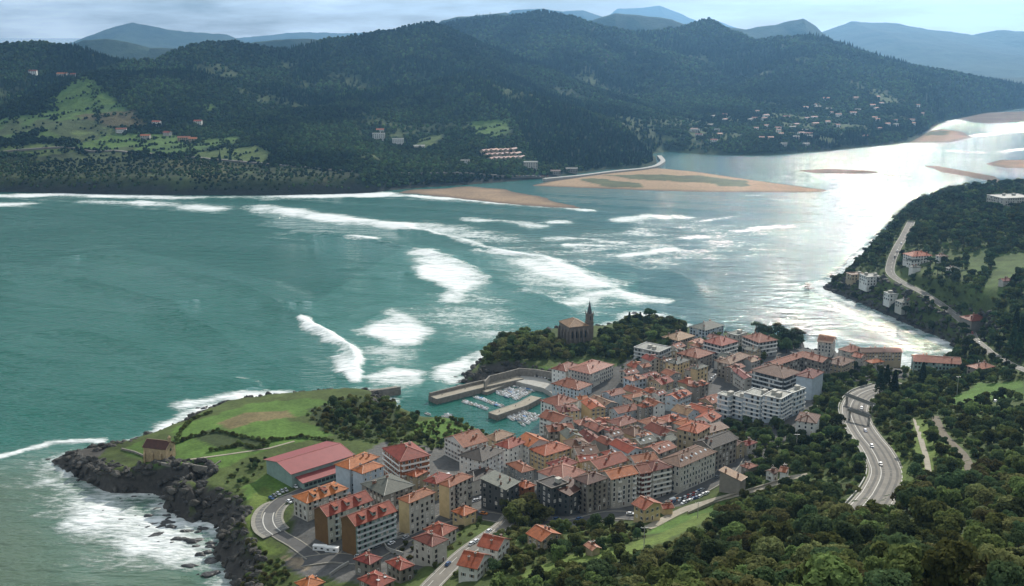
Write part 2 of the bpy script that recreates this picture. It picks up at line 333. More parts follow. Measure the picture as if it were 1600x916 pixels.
cliff = np.where(inpoly(*proj(hX, hY, np.zeros(hX.shape)), [(-200,330),(-200,250),(600,250),(600,330)]), 42, 90)
hZ = -4 + (hZ + 4) * sstep(-3, 1, hS / cliff * 1.0) * 0 + hZ * 0 + np.where(hS > 0, (hZ + 4) * sstep(0, 1, np.clip(hS / cliff, 0, 1) ** .7), hS * .05)
hPX, hPY = proj(hX, hY, np.maximum(hZ, 0))
h1 = fbm(hX, hY, 180, 4, 41); h2 = fbm(hX, hY, 40, 3, 42)
hcol = np.empty(hX.shape + (3,)); hcol[:] = C(.020,.036,.014); hcol *= (1 + .4 * h1 + .4 * h2)[..., None]
FIELDS = [((80,150),(130,118),(150,128),(190,165),(200,185),(140,195),(150,205),(110,215),(50,215),(80,190)), ((-20,190),(40,180),(90,170),(60,200),(20,215),(-20,220)), ((100,200),(170,195),(190,212),(110,215)),
 ((110,228),(170,210),(230,206),(280,212),(300,222),(250,235),(180,240)), ((215,236),(270,226),(330,222),(310,238),(250,242)), ((290,243),(340,232),(400,228),(418,236),(416,254),(360,254)),
 ((300,165),(340,160),(330,175)), ((600,205),(625,205),(630,215),(610,218)), ((640,228),(660,214),(690,208),(680,225),(660,235)), ((730,190),(795,185),(790,215),(745,212)), ((140,166),(200,166),(195,175),(140,174)),
 ((0,230),(60,222),(120,232),(100,245),(0,240)), ((310,215),(370,215),(365,228),(315,228))]
fieldm = np.zeros(hX.shape, bool)
for i, f in enumerate(FIELDS):
    m = inpoly(hPX + 3 * h2, hPY + 1.5 * h2, f); c = (C(.075,.13,.028), C(.062,.112,.028), C(.085,.12,.034))[i % 3]; hcol[m] = c * (1 + .2 * h2[m])[:, None]; fieldm |= m
hedge = ((((hX*.92 + hY*.38 + 12*h2) % 74 < 10) | ((hY*.92 - hX*.38 + 12*h2) % 58 < 10)) & (h1 > -.35)) | (h2 > .52)
m = inpoly(hPX, hPY, [(120,180),(210,172),(225,195),(150,200)]); hcol[m] = C(.085,.075,.036); fieldm |= m
scr = inpoly(hPX + 6 * h2, hPY + 3 * h2, [(-40,250),(100,238),(300,248),(430,258),(560,268),(560,298),(400,300),(100,300),(-40,296)])
hcol[scr] = (C(.044,.058,.020) * (1 + .6 * h2[..., None] + .4 * h1[..., None]))[scr]
m = inpoly(hPX + 5*h2, hPY + 3*h2, [(150,255),(330,250),(540,272),(550,290),(440,292),(300,278),(180,272)]) & (h2 + h1 > 0); hcol[m] = C(.085,.085,.034)
vill = inpoly(hPX + 9 * h1, hPY + 5 * h2, [(1055,205),(1110,180),(1180,160),(1300,150),(1400,145),(1440,175),(1400,205),(1280,225),(1150,225)]) & (h2 + .8 * h1 > .22)
hcol[vill] = C(.075,.10,.035); fieldm |= vill
clearing = (fbm(hX, hY, 150, 4, 47) > .36) & (hZ < 190) & (h1 > -.2); hcol[clearing] = (C(.055,.075,.026) * (1 + .4 * h2[..., None]))[clearing]
hs_ = np.hypot(*np.gradient(hZ, 11.)); rk = (hZ < 14 + 6 * h2) & (hS < 34) & (hS > 0) & (hX < 100); hcol[rk] = C(.03,.032,.024)
tag(gridmesh('hills', hX, hY, hZ, {'cover': hcol, '_keep': hS > -25}, ground_mat('hill_cover', .06, .9, 6.)), kind='structure')
def hhgt(x, y):
    fx = np.clip((np.asarray(x, float) - HX[0]) / 11., 0, len(HX) - 1.001); iy = np.clip(np.searchsorted(HY, np.asarray(y, float), 'right') - 1, 0, len(HY) - 2)
    ix = fx.astype(int); tx = fx - ix; ty = np.clip((y - HY[iy]) / (HY[iy+1] - HY[iy]), 0, 1)
    return (hZ[iy, ix] * (1-tx) + hZ[iy, ix+1] * tx) * (1-ty) + (hZ[iy+1, ix] * (1-tx) + hZ[iy+1, ix+1] * tx) * ty
def onhill(px, py):
    d = ray(px, py); t = np.arange(1700, 6000, 4.); x = d[0]*t; y = d[1]*t; z = HCAM + d[2]*t
    g = np.maximum(hhgt(x, y), 0); k = np.argmax(z < g); return np.array([x[k], y[k], float(g[k])])
# ---------------------------------------------------------------- mountains on the skyline
def mountain(name, pts, dist, depth, col, seed):
    P = ridge([(px, py, dist) for px, py in pts]); xs = [p[0] for p in P]; zs = [p[2] for p in P]
    x = np.linspace(xs[0] - 300, xs[-1] + 300, 260); y = np.concatenate([np.linspace(dist - depth, dist, 70), np.linspace(dist, dist + depth, 25)[1:]])
    mx, my = np.meshgrid(x, y); t = np.clip(np.abs(my - dist) / depth, 0, 1)
    top = np.interp(mx, xs, zs)
    z = top * (1 - t) ** 1.15 + (150 * fbm(mx, my, depth * .5, 5, seed) - 60 * np.abs(fbm(mx, my, depth * .3, 4, seed + 1))) * np.minimum(t * 3, 1) * (1 - t) - 30 * t
    z += 7 * fbm(mx, my, 90, 3, seed + 2) * (1 - t)
    g = np.empty(mx.shape + (3,)); g[:] = col; g *= (1 + .3 * fbm(mx, my, depth * .2, 4, seed + 3))[..., None]
    tag(gridmesh(name, mx, my, z, {'cover': g}, MATS.setdefault('mount', ground_mat('mountain_cover', .01, .8, 25.))), kind='structure')
FC = C(.03,.05,.022)
mountain('mountain', [(640,70),(690,32),(730,26),(790,20),(812,30),(860,60)], 5600, 1000, FC, 50)
mountain('mountain', [(860,90),(925,32),(960,21),(1000,24),(1050,30),(1085,44),(1150,90)], 5600, 1000, FC, 51)
mountain('mountain', [(1080,70),(1140,42),(1165,46),(1210,38),(1255,30),(1275,42),(1310,72),(1370,120)], 6200, 1100, FC, 52)
mountain('mountain', [(1200,80),(1290,48),(1330,34),(1365,36),(1400,36),(1450,46),(1520,54),(1560,47),(1610,50),(1700,60),(1900,58)], 9500, 3600, FC, 53)
mountain('mountain', [(760,50),(800,16),(850,14),(880,18),(910,16),(940,26),(1000,60)], 11000, 1500, FC, 54)
mountain('mountain', [(930,40),(965,14),(1000,13),(1030,9),(1060,20),(1095,36),(1110,28),(1140,40),(1200,60)], 15000, 2500, FC, 55)
mountain('mountain', [(90,75),(125,62),(165,46),(208,35),(240,42),(290,50),(355,54),(420,80)], 9800, 1600, FC, 56)
mountain('mountain', [(-60,70),(0,66),(30,70),(90,78),(130,64),(165,60),(200,66),(235,76)], 5200, 700, FC, 57)
mountain('mountain', [(340,75),(430,62),(480,60),(520,64),(560,70)], 5000, 700, FC, 58)
mountain('mountain', [(300,66),(400,57),(470,50),(540,52),(600,50),(680,56)], 13500, 1800, FC, 59)
# ---------------------------------------------------------------- sea: swell, breaking waves and foam
ys = np.concatenate([[-3000, -500, 100, 300, 380], np.arange(430, 1500, 3.2), 1500 * 1.0075 ** np.arange(0, 156), [5200, 6500, 9000, 14000, 24000, 45000]])
us = np.concatenate([[-30, -12, -6, -3.5, -2.2, -1.6, -1.3], np.linspace(-1.12, 1.12, 430), [1.3, 1.6, 2.2, 3.5, 6, 12, 30]])
U, sY = np.meshgrid(us, ys); sX = U * (np.abs(sY) * .49 + 60)
sZ = np.zeros(sX.shape); foam = np.zeros(sX.shape)
sp1 = fbm(sX, sY, 45, 4, 61); sp2 = fbm(sX, sY, 14, 3, 62)
qx = sX + 9 * sp1 + 3 * sp2; qy = sY + 9 * sp1 - 3 * sp2
STROKES = [([(-20,306),(100,305),(200,307),(340,309),(400,308),(520,306),(600,303)],26,1.0),([(-20,322),(46,318)],30,.9),([(130,316),(200,317)],24,.8),([(215,317),(270,320),(340,326)],34,.95),([(345,310),(420,312)],20,.7),
 ([(400,324),(480,336),(560,347),(632,353)],34,1.0),([(560,307),(640,306),(720,312),(800,319),(918,329)],16,.95),([(632,352),(690,366),(758,388)],13,.8),([(660,352),(720,362),(768,374)],52,.62),([(735,343),(790,346),(835,354)],26,.8),
 ([(768,392),(845,404),(895,424),(940,447)],18,.9),([(820,410),(880,428),(930,444)],36,.85),([(895,474),(930,462),(961,457),(1002,467)],22,.8),([(975,466),(1040,470)],12,.8),([(555,370),(582,372)],16,.9),
 ([(965,344),(1020,338),(1062,340)],26,.66),([(865,347),(884,347)],18,.8),([(1150,362),(1200,356),(1240,353)],20,.62),([(1070,372),(1095,370)],18,.7),([(975,400),(1020,394),(1048,389)],17,.75),([(860,371),(915,375),(972,380)],15,.62),([(885,382),(965,384)],9,.7),
 ([(1205,311),(1290,320)],15,.55),([(1000,300),(1100,303),(1200,304),(1300,298)],9,.6),([(1240,268),(1300,272),(1390,273),(1460,285),(1540,295)],9,.6),([(740,392),(770,396)],12,.7),([(1100,345),(1150,338)],14,.5),
 ([(1480,190),(1540,180),(1610,176)],34,.9),([(1500,215),(1560,208),(1620,205)],30,.7),([(1490,236),(1550,240),(1610,232)],26,.6),([(1290,243),(1400,238),(1470,240)],7,.5),
 ([(471,500),(492,510),(512,520),(524,535),(547,551),(558,570),(559,594)],7,1.15),([(478,507),(520,540),(548,574)],10,.8),([(520,560),(552,580)],10,.85),
 ([(0,714),(32,704),(80,693),(165,688)],5,.9),([(225,690),(255,672),(290,652),(340,632)],12,.9),([(290,634),(345,622),(440,617)],13,.95),([(360,645),(300,665)],10,.6),([(375,590),(415,610)],4,.5)]
for pts, w, s in STROKES:
    l = seaway(pts); foam = np.maximum(foam, s * np.clip(1.2 - segdist(qx, qy, l) / (w * 1.15), 0, 1) ** .8)
foam *= np.where(sY < 1500, np.clip(.98 + .3 * sp1, .7, 1.1), np.clip(.9 + .7 * fbm(sX, sY, 110, 3, 66) + .4 * sp1, .35, 1.05))
PATCH = [([(643,392),(676,389),(729,413),(768,434),(745,452),(709,470),(690,448),(660,432)],1.1,16),([(674,474),(700,452),(732,466),(715,478)],1.0,12),([(650,470),(720,440),(800,470),(830,520),(760,540),(690,520),(600,500)],.62,40),
 ([(550,526),(590,498),(614,484),(645,493),(680,521),(655,537),(600,540)],1.1,14),([(500,545),(560,520),(660,540),(680,570),(600,585)],.60,30),([(568,588),(612,571),(660,578),(670,597),(628,606),(585,602)],1.0,10),([(664,582),(700,565),(754,551),(735,575),(712,604),(690,600)],1.05,9),
 ([(760,380),(940,440),(1000,470),(920,500),(840,470),(780,430)],.60,40),([(650,360),(800,380),(1000,340),(1300,345),(1250,400),(1000,430),(800,420)],.46,60),
 ([(52,722),(80,745),(130,765),(190,778),(250,792),(320,802),(350,860),(342,908),(250,892),(215,872),(88,822),(124,795),(58,756)],1.0,16),([(0,700),(60,690),(200,690),(300,720),(360,916),(180,930),(60,880),(0,760)],.46,26),([(200,820),(360,830),(360,916),(250,905)],.62,20)]
for pts, s, soft in PATCH:
    d = sdist(qx, qy, seaway(pts)); foam = np.maximum(foam, s * (.82 + .35 * sp1) * sstep(-soft * 1.3, soft * 1.2, d))
cd = -sdist(sX, sY, COAST)
harbw = inpoly(*proj(sX, sY, sZ), [(625,625),(680,612),(760,585),(900,585),(900,720),(625,690)])
foam = np.where(harbw, 0, foam)
near = np.clip(1 - cd / 22, 0, 1) * (cd > -20) * np.clip(.75 + .5 * sp1, 0, 1); foam = np.maximum(foam, np.where(harbw, 0, near * .9))
# swell lines and the breaking crests as real relief
def crest(pts, h, wf, wb, dirn):
    global sZ
    l = np.array(seaway(pts)); d = segdist(sX + 5 * sp1, sY + 5 * sp1, l); ends = np.minimum(np.hypot(sX - l[0][0], sY - l[0][1]), np.hypot(sX - l[-1][0], sY - l[-1][1]))
    # which side of the line: distance to the line shifted along the wave's travel
    ds = segdist(sX + 5 * sp1 - dirn[0], sY + 5 * sp1 - dirn[1], l); w = np.where(ds < d, wf, wb)
    sZ = np.maximum(sZ, h * np.exp(-(d / w) ** 2) * sstep(0, 60, ends + 10))
sZ += .35 * np.sin((sY * .93 + sX * .36 + 22 * fbm(sX, sY, 260, 3, 63)) / 12.) * (1 - sstep(1700, 2300, sY)) * sstep(-.3, .5, fbm(sX, sY, 300, 2, 64) + .2)
crest([(430,470),(471,500),(512,520),(547,551),(558,575),(559,600)], 3.2, 5, 13, (3, -4))
crest([(150,395),(260,420),(380,452),(440,478),(490,508)], 2.2, 15, 26, (3, -4))
crest([(0,428),(120,436),(260,475),(350,530),(400,575)], 2.2, 16, 28, (3, -4))
crest([(0,520),(120,520),(230,550),(310,590),(350,615)], 1.9, 16, 28, (3, -4))
crest([(470,365),(560,372),(640,388),(700,402),(764,433),(830,455),(900,490)], 2.4, 6, 15, (3, -4))
crest([(400,324),(560,347),(632,353),(758,388),(845,404),(938,446),(1000,466)], 2.0, 7, 15, (3, -4))
crest([(560,505),(612,485),(650,480)], 2.0, 6, 14, (3, -4))
crest([(560,420),(640,425),(700,450),(760,470),(860,500)], 1.2, 7, 15, (3, -4))
crest([(900,380),(1000,400),(1080,440),(1120,470)], 1.0, 8, 15, (3, -4))
crest([(840,440),(960,470),(1060,500)], 1.1, 8, 15, (3, -4))
sZ = np.where(harbw, 0, sZ) * sstep(0, 40, np.where(cd > 0, cd, 0) + 12)
sZ += np.clip(foam - .55, 0, .6) * (1.0 + 1.2 * sp2) * (cd > 10) * (1 - sstep(1500, 2100, sY))
milk = sstep(-35, 45, sdist(sX + 25 * sp1, sY + 25 * sp1, seaway([(-300,760),(20,715),(160,700),(300,700),(420,960),(-400,1100)])))
milk = np.maximum(milk * sstep(-.9, .5, sp1 + .8), 0)
shal = sstep(0, 1, np.clip(foam * 1.2, 0, 1)) * .5 + .35 * inpoly(*proj(sX, sY, sZ * 0), [(480,480),(640,380),(1000,430),(1000,520),(760,560),(700,620),(560,620)])
est = sstep(.05, .8, (proj(sX, sY, sZ * 0)[0] - 500) / 900) * np.ones(sX.shape)
def sea_mat():
    m, N, L, b = nodes('sea_water')
    def attr(n): a = N.new('ShaderNodeAttribute'); a.attribute_name = n; return a.outputs['Fac']
    def noise(sc, det, rough=.6, vec=None):
        n = N.new('ShaderNodeTexNoise'); n.inputs['Scale'].default_value = sc; n.inputs['Detail'].default_value = det; n.inputs['Roughness'].default_value = rough; L.new(vec or g.outputs['Position'], n.inputs['Vector']); return n.outputs[0]
    def math_(op, a, c, clamp=False):
        n = N.new('ShaderNodeMath'); n.operation = op; n.use_clamp = clamp
        for i, q in enumerate((a, c)):
            if hasattr(q, 'node'): L.new(q, n.inputs[i])
            elif q is not None: n.inputs[i].default_value = q
        return n.outputs[0]
    def mix(f, a, c):
        n = N.new('ShaderNodeMixRGB'); L.new(f, n.inputs[0])
        for i, q in ((1, a), (2, c)):
            if hasattr(q, 'node'): L.new(q, n.inputs[i])
            else: n.inputs[i].default_value = (*q, 1)
        return n.outputs[0]
    g = N.new('ShaderNodeNewGeometry')
    mp = N.new('ShaderNodeMapping'); mp.inputs['Rotation'].default_value = (0, 0, R(20)); mp.inputs['Scale'].default_value = (.36, 1, 1); L.new(g.outputs['Position'], mp.inputs[0])
    deep = mix(noise(.012, 3), SEA_A, SEA_B)
    c = mix(attr('est'), deep, SEA_EST); c = mix(attr('milk'), c, SEA_MILK); c = mix(attr('shal'), c, SEA_SHAL)
    f = attr('foam'); n_f = noise(.34, 7, .74, mp.outputs[0]); n_c = noise(.05, 4, .6, mp.outputs[0])
    t = math_('ADD', math_('MULTIPLY', f, 1.6), math_('ADD', math_('MULTIPLY', n_f, 2.3), math_('MULTIPLY', n_c, 1.5)))
    mr = N.new('ShaderNodeMapRange'); mr.interpolation_type = 'SMOOTHSTEP'; mr.inputs[1].default_value = 2.4; mr.inputs[2].default_value = 3.4; L.new(t, mr.inputs[0])
    fm = mr.outputs[0]
    L.new(mix(fm, c, (.70, .73, .72)), b.inputs['Base Color'])
    b.inputs['IOR'].default_value = 1.33; b.inputs['Specular IOR Level'].default_value = .5
    r1 = N.new('ShaderNodeMapRange'); r1.inputs[3].default_value = .045; r1.inputs[4].default_value = .8; L.new(fm, r1.inputs[0]); L.new(r1.outputs[0], b.inputs['Roughness'])
    hgt_ = math_('ADD', math_('MULTIPLY', noise(.10, 3, .6, mp.outputs[0]), 3.0), math_('MULTIPLY', noise(.45, 3, .65, mp.outputs[0]), .6))
    hgt_ = math_('MULTIPLY', hgt_, math_('ADD', math_('MULTIPLY', noise(.012, 4, .6, mp.outputs[0]), 1.7), .22))
    hgt_ = math_('ADD', hgt_, math_('MULTIPLY', fm, .5))
    bp = N.new('ShaderNodeBump'); bp.inputs['Strength'].default_value = 1.0; bp.inputs['Distance'].default_value = SEA_BUMP; L.new(hgt_, bp.inputs['Height']); L.new(bp.outputs[0], b.inputs['Normal'])
    return m
SEA_A, SEA_B, SEA_EST, SEA_MILK, SEA_SHAL, SEA_BUMP = (.010,.095,.070), (.016,.122,.088), (.026,.10,.095), (.085,.130,.085), (.065,.21,.17), 1.2
tag(gridmesh('sea', sX, sY, sZ, {'foam': foam, 'milk': milk, 'shal': shal, 'est': est}, sea_mat()), kind='structure')
# ---------------------------------------------------------------- sandbanks
def sandbank(name, px, h, col=(.29,.20,.12), veg=None):
    P = seaway(px); xs = [p[0] for p in P]; ys_ = [p[1] for p in P]
    nx = max(40, int((max(xs) - min(xs)) / 7)); ny = max(24, int((max(ys_) - min(ys_)) / 5))
    x, y = np.meshgrid(np.linspace(min(xs) - 10, max(xs) + 10, nx), np.linspace(min(ys_) - 10, max(ys_) + 10, ny))
    d = sdist(x + 5 * fbm(x, y, 60, 3, 71), y + 5 * fbm(x, y, 60, 3, 72), P); z = -.5 + h * sstep(-8, 40, d) + .25 * fbm(x, y, 25, 3, 73) * (d > 5)
    c = np.empty(x.shape + (3,)); c[:] = col; wet = 1 - sstep(.1, 1.5, z + .35 * fbm(x, y, 50, 3, 78)); c = c * (1 - wet[..., None]) + C(.11,.078,.052) * wet[..., None]
    c *= (1 + .10 * fbm(x, y, 40, 3, 74))[..., None]
    ppx, ppy = proj(x, y, z)
    for v in veg or []:
        mk = inpoly(ppx + 6 * fbm(x, y, 30, 2, 75), ppy + 1.2 * fbm(x, y, 18, 2, 76), v); c[mk] = C(.075,.085,.04) * (1 + .4 * fbm(x, y, 12, 2, 77)[mk])[:, None]; z[mk] += .8
    tag(gridmesh(name, x, y, z, {'cover': c, '_keep': d > -9}, MATS.setdefault('sandm', ground_mat('sand_cover', .3, .25, .2))), kind='structure')
sandbank('beach', [(820,291),(850,284),(905,274),(965,264),(1030,262),(1090,268),(1160,278),(1230,288),(1300,297),(1290,301),(1200,302),(1100,301),(1000,298),(900,294)], 2.6,
  veg=[[(905,281),(935,279),(1000,287),(1003,293),(950,293)],[(945,274),(1020,273),(1090,275),(1168,283),(1170,291),(1120,292),(1115,287),(1000,281)]])
sandbank('beach', [(592,303),(640,296),(735,290),(800,296),(850,306),(920,326),(905,329),(800,322),(700,311),(640,305)], 1.5)
sandbank('sandbank', [(1235,266),(1290,263),(1350,265),(1392,270),(1340,273),(1270,272)], 1.3, (.16,.12,.08))
sandbank('sandbank', [(1432,258),(1470,259),(1520,268),(1560,276),(1588,288),(1570,292),(1520,279),(1460,268)], 1.4, (.13,.10,.066))
sandbank('sandbank', [(1410,224),(1442,206),(1470,201),(1508,206),(1524,215),(1490,223)], 1.8, veg=[[(1450,206),(1480,205),(1482,211),(1445,212)]])
sandbank('sandbank', [(1530,256),(1560,249),(1640,249),(1640,264),(1570,264)], 1.6)
sandbank('sandbank', [(1480,186),(1530,176),(1620,172),(1620,190),(1540,194)], .9)
# ---------------------------------------------------------------- haze
hz = MB(); hz.box(-16000, 22000, -800, 18500, -6, 690)
hm = bpy.data.materials.new('haze_air'); hm.use_nodes = True; hn = hm.node_tree.nodes
for n in list(hn):
    if n.type != 'OUTPUT_MATERIAL': hn.remove(n)
pv = hn.new('ShaderNodeVolumePrincipled'); pv.inputs['Color'].default_value = (.27, .58, 1, 1); pv.inputs['Density'].default_value = 6.2e-5; pv.inputs['Anisotropy'].default_value = .72
hm.node_tree.links.new(pv.outputs[0], [n for n in hn if n.type == 'OUTPUT_MATERIAL'][0].inputs['Volume'])
tag(hz.build('haze', hm), kind='stuff')
# ---------------------------------------------------------------- buildings
def roof_mat(name, col, spec=.2, rough=.6, var=.32):
    m, N, L, b = nodes(name)
    tc = N.new('ShaderNodeTexCoord'); n1 = N.new('ShaderNodeTexNoise'); n1.inputs['Scale'].default_value = .55; n1.inputs['Detail'].default_value = 8; n1.inputs['Roughness'].default_value = .75
    L.new(tc.outputs['Object'], n1.inputs['Vector'])
    oi = N.new('ShaderNodeObjectInfo'); ma = N.new('ShaderNodeMapRange'); ma.inputs[1].default_value = .28; ma.inputs[2].default_value = .72; ma.inputs[3].default_value = 1 - var * 1.5; ma.inputs[4].default_value = 1 + var * 1.3
    L.new(n1.outputs[0], ma.inputs[0]); mb = N.new('ShaderNodeMapRange'); mb.inputs[3].default_value = .62; mb.inputs[4].default_value = 1.3; L.new(oi.outputs['Random'], mb.inputs[0])
    mu = N.new('ShaderNodeMath'); mu.operation = 'MULTIPLY'; L.new(ma.outputs[0], mu.inputs[0]); L.new(mb.outputs[0], mu.inputs[1])
    hs = N.new('ShaderNodeHueSaturation'); hs.inputs['Color'].default_value = (*col, 1); L.new(mu.outputs[0], hs.inputs['Value'])
    mh = N.new('ShaderNodeMapRange'); mh.inputs[3].default_value = .488; mh.inputs[4].default_value = .512; L.new(oi.outputs['Random'], mh.inputs[0]); L.new(mh.outputs[0], hs.inputs['Hue'])
    L.new(hs.outputs[0], b.inputs['Base Color']); b.inputs['Roughness'].default_value = rough; b.inputs['Specular IOR Level'].default_value = spec
    wv = N.new('ShaderNodeTexWave'); wv.inputs['Scale'].default_value = 1.1; wv.inputs['Distortion'].default_value = .6; L.new(tc.outputs['Object'], wv.inputs['Vector'])
    ad = N.new('ShaderNodeMath'); ad.operation = 'ADD'; L.new(wv.outputs['Fac'], ad.inputs[0]); L.new(n1.outputs[0], ad.inputs[1])
    bp = N.new('ShaderNodeBump'); bp.inputs['Strength'].default_value = .45; bp.inputs['Distance'].default_value = .12; L.new(ad.outputs[0], bp.inputs['Height']); L.new(bp.outputs[0], b.inputs['Normal'])
    return m
RM = {k: roof_mat('roof_' + k, c) for k, c in dict(red=(.235,.046,.021), orange=(.28,.072,.022), brown=(.105,.050,.032), dark=(.045,.037,.031), grey=(.085,.09,.072), pink=(.27,.105,.066), rust=(.180,.050,.023), slab=(.22,.22,.19), tan=(.20,.115,.066)).items()}
CAPM = {k: mat('cap_' + k, c, .55, .2, spec=.5) for k, c in dict(red=(.42,.20,.14), orange=(.48,.25,.16), brown=(.30,.19,.13), dark=(.14,.12,.1), grey=(.25,.25,.22), pink=(.5,.3,.22), rust=(.40,.2,.14), slab=(.5,.5,.47), tan=(.42,.28,.19)).items()}  # roof-edge colours paler than the roofs: ridge-tile glint put into the colour
WM = {k: mat('wall_' + k, c, .85, .16, .35, .06) for k, c in dict(white=(.62,.61,.57), cream=(.52,.40,.22), grey=(.27,.28,.27), brown=(.155,.085,.03), blue=(.40,.46,.50), dark=(.075,.078,.078), redbrown=(.14,.055,.04), pale=(.42,.40,.35), beige=(.35,.29,.19), brick=(.30,.12,.055), green=(.22,.30,.27), stone=(.22,.20,.17)).items()}
WHITE = mat('white_paint', (.8,.8,.78), .6, .08); STONE = mat('stone', (.20,.185,.16), .9, .35, .5, bump=.5, bscale=1.5); CONC = mat('concrete', (.34,.33,.30), .9, .2, .3)
GLASS = mat('window_glass', (.025,.03,.033), .12, .1, spec=.6); WOODM = mat('dark_wood', (.10,.055,.03), .7, .2); SHUT = mat('shutter', (.16,.10,.06), .7, .2, objvar=.3); GLINT = mat('skylight_glint', (.55,.58,.6), .12, .05, spec=.8)  # skylight panes: glint put into the pale glass colour
BRICKC = mat('chimney_brick', (.30,.15,.10), .9, .2, objvar=.3); STEEL = mat('steel', (.35,.36,.36), .4, .1, metal=.6); RAILM = mat('railing', (.12,.13,.12), .5, .1)
def win_mesh(name, w, h, fr, glass=None, sill=True, shut=False):
    s = MB(); t = .13; d = -.07
    s.quad([(-w/2,-.02,0),(w/2,-.02,0),(w/2,-.02,h),(-w/2,-.02,h)], 1)
    for x0, x1, z0, z1 in ((-w/2-t, -w/2, -t, h+t), (w/2, w/2+t, -t, h+t), (-w/2, w/2, h, h+t), (-w/2, w/2, -t, 0)):
        s.box(x0, x1, d, 0, z0, z1, 0)
    if shut:
        for sx in (-1, 1): s.box(*sorted((sx*(w/2+t), sx*(w/2+t+.5))), -.09, 0, 0, h, 2)
    return s.mesh(name, [fr, glass or GLASS, SHUT])
WIN = dict(w=win_mesh('window', 1.15, 1.5, WHITE), n=win_mesh('window', 1.2, 1.5, WOODM), s=win_mesh('window', 1.0, 1.5, WHITE, shut=True), f=win_mesh('window', 1.3, 2.1, WHITE), d=win_mesh('window', 1.5, 1.7, RAILM))
SHUTW = win_mesh('window', 1.15, 1.5, WHITE, mat('roller_blind', (.42,.38,.32), .8, .1, objvar=.4))
_s = MB(); _s.box(-.55, .55, -.06, 0, 0, 2.2, 0); _s.box(-.7, .7, -.09, 0, 2.2, 2.4, 1); _s.box(-.7, -.55, -.09, 0, 0, 2.2, 1); _s.box(.55, .7, -.09, 0, 0, 2.2, 1); DOOR = _s.mesh('door', [WOODM, WHITE])
def balc_mesh(m):
    s = MB(); s.box(-.5, .5, -1.1, 0, 0, .18); s.box(-.5, .5, -1.1, -1.0, .18, 1.05); s.box(-.5, -.47, -1.0, 0, .18, 1.05); s.box(.47, .5, -1.0, 0, .18, 1.05); return s.mesh('balcony', [m])
BALC = dict(white=balc_mesh(mat('balcony_white', (.74,.73,.69), .7, .1)), dark=balc_mesh(mat('balcony_dark', (.13,.12,.11), .7, .1)), grey=balc_mesh(mat('balcony_grey', (.5,.52,.52), .7, .1)))
_s = MB(); _s.box(-.45,.45,-.35,.35,-.8,1.3,0); _s.box(-.6,.6,-.5,.5,1.3,1.5,1); _s.box(-.2,.2,-.2,.2,1.5,1.9,0); CHIM = _s.mesh('chimney', [BRICKC, CONC])
_s = MB(); _s.box(-.5,.5,-.6,.6,-.05,.14,0); _s.box(-.4,.4,-.5,.5,.14,.18,1); SKYL = _s.mesh('skylight', [WHITE, GLINT])
_s = MB(); _s.tube((0,0,0),(0,0,2.6),.04); [_s.box(-.6+.0*i,.6,-.02,.02,1.5+.3*i,1.55+.3*i) for i in range(4)]; ANT = _s.mesh('antenna', [STEEL])
FOOT = []
def in_foot(x, y, grow=0.):
    for cx, cyy, L, W, a in FOOT:
        c, s = math.cos(a), math.sin(a); dx, dy = x - cx, y - cyy
        if abs(dx*c + dy*s) < L/2 + grow and abs(-dx*s + dy*c) < W/2 + grow: return True
    return False
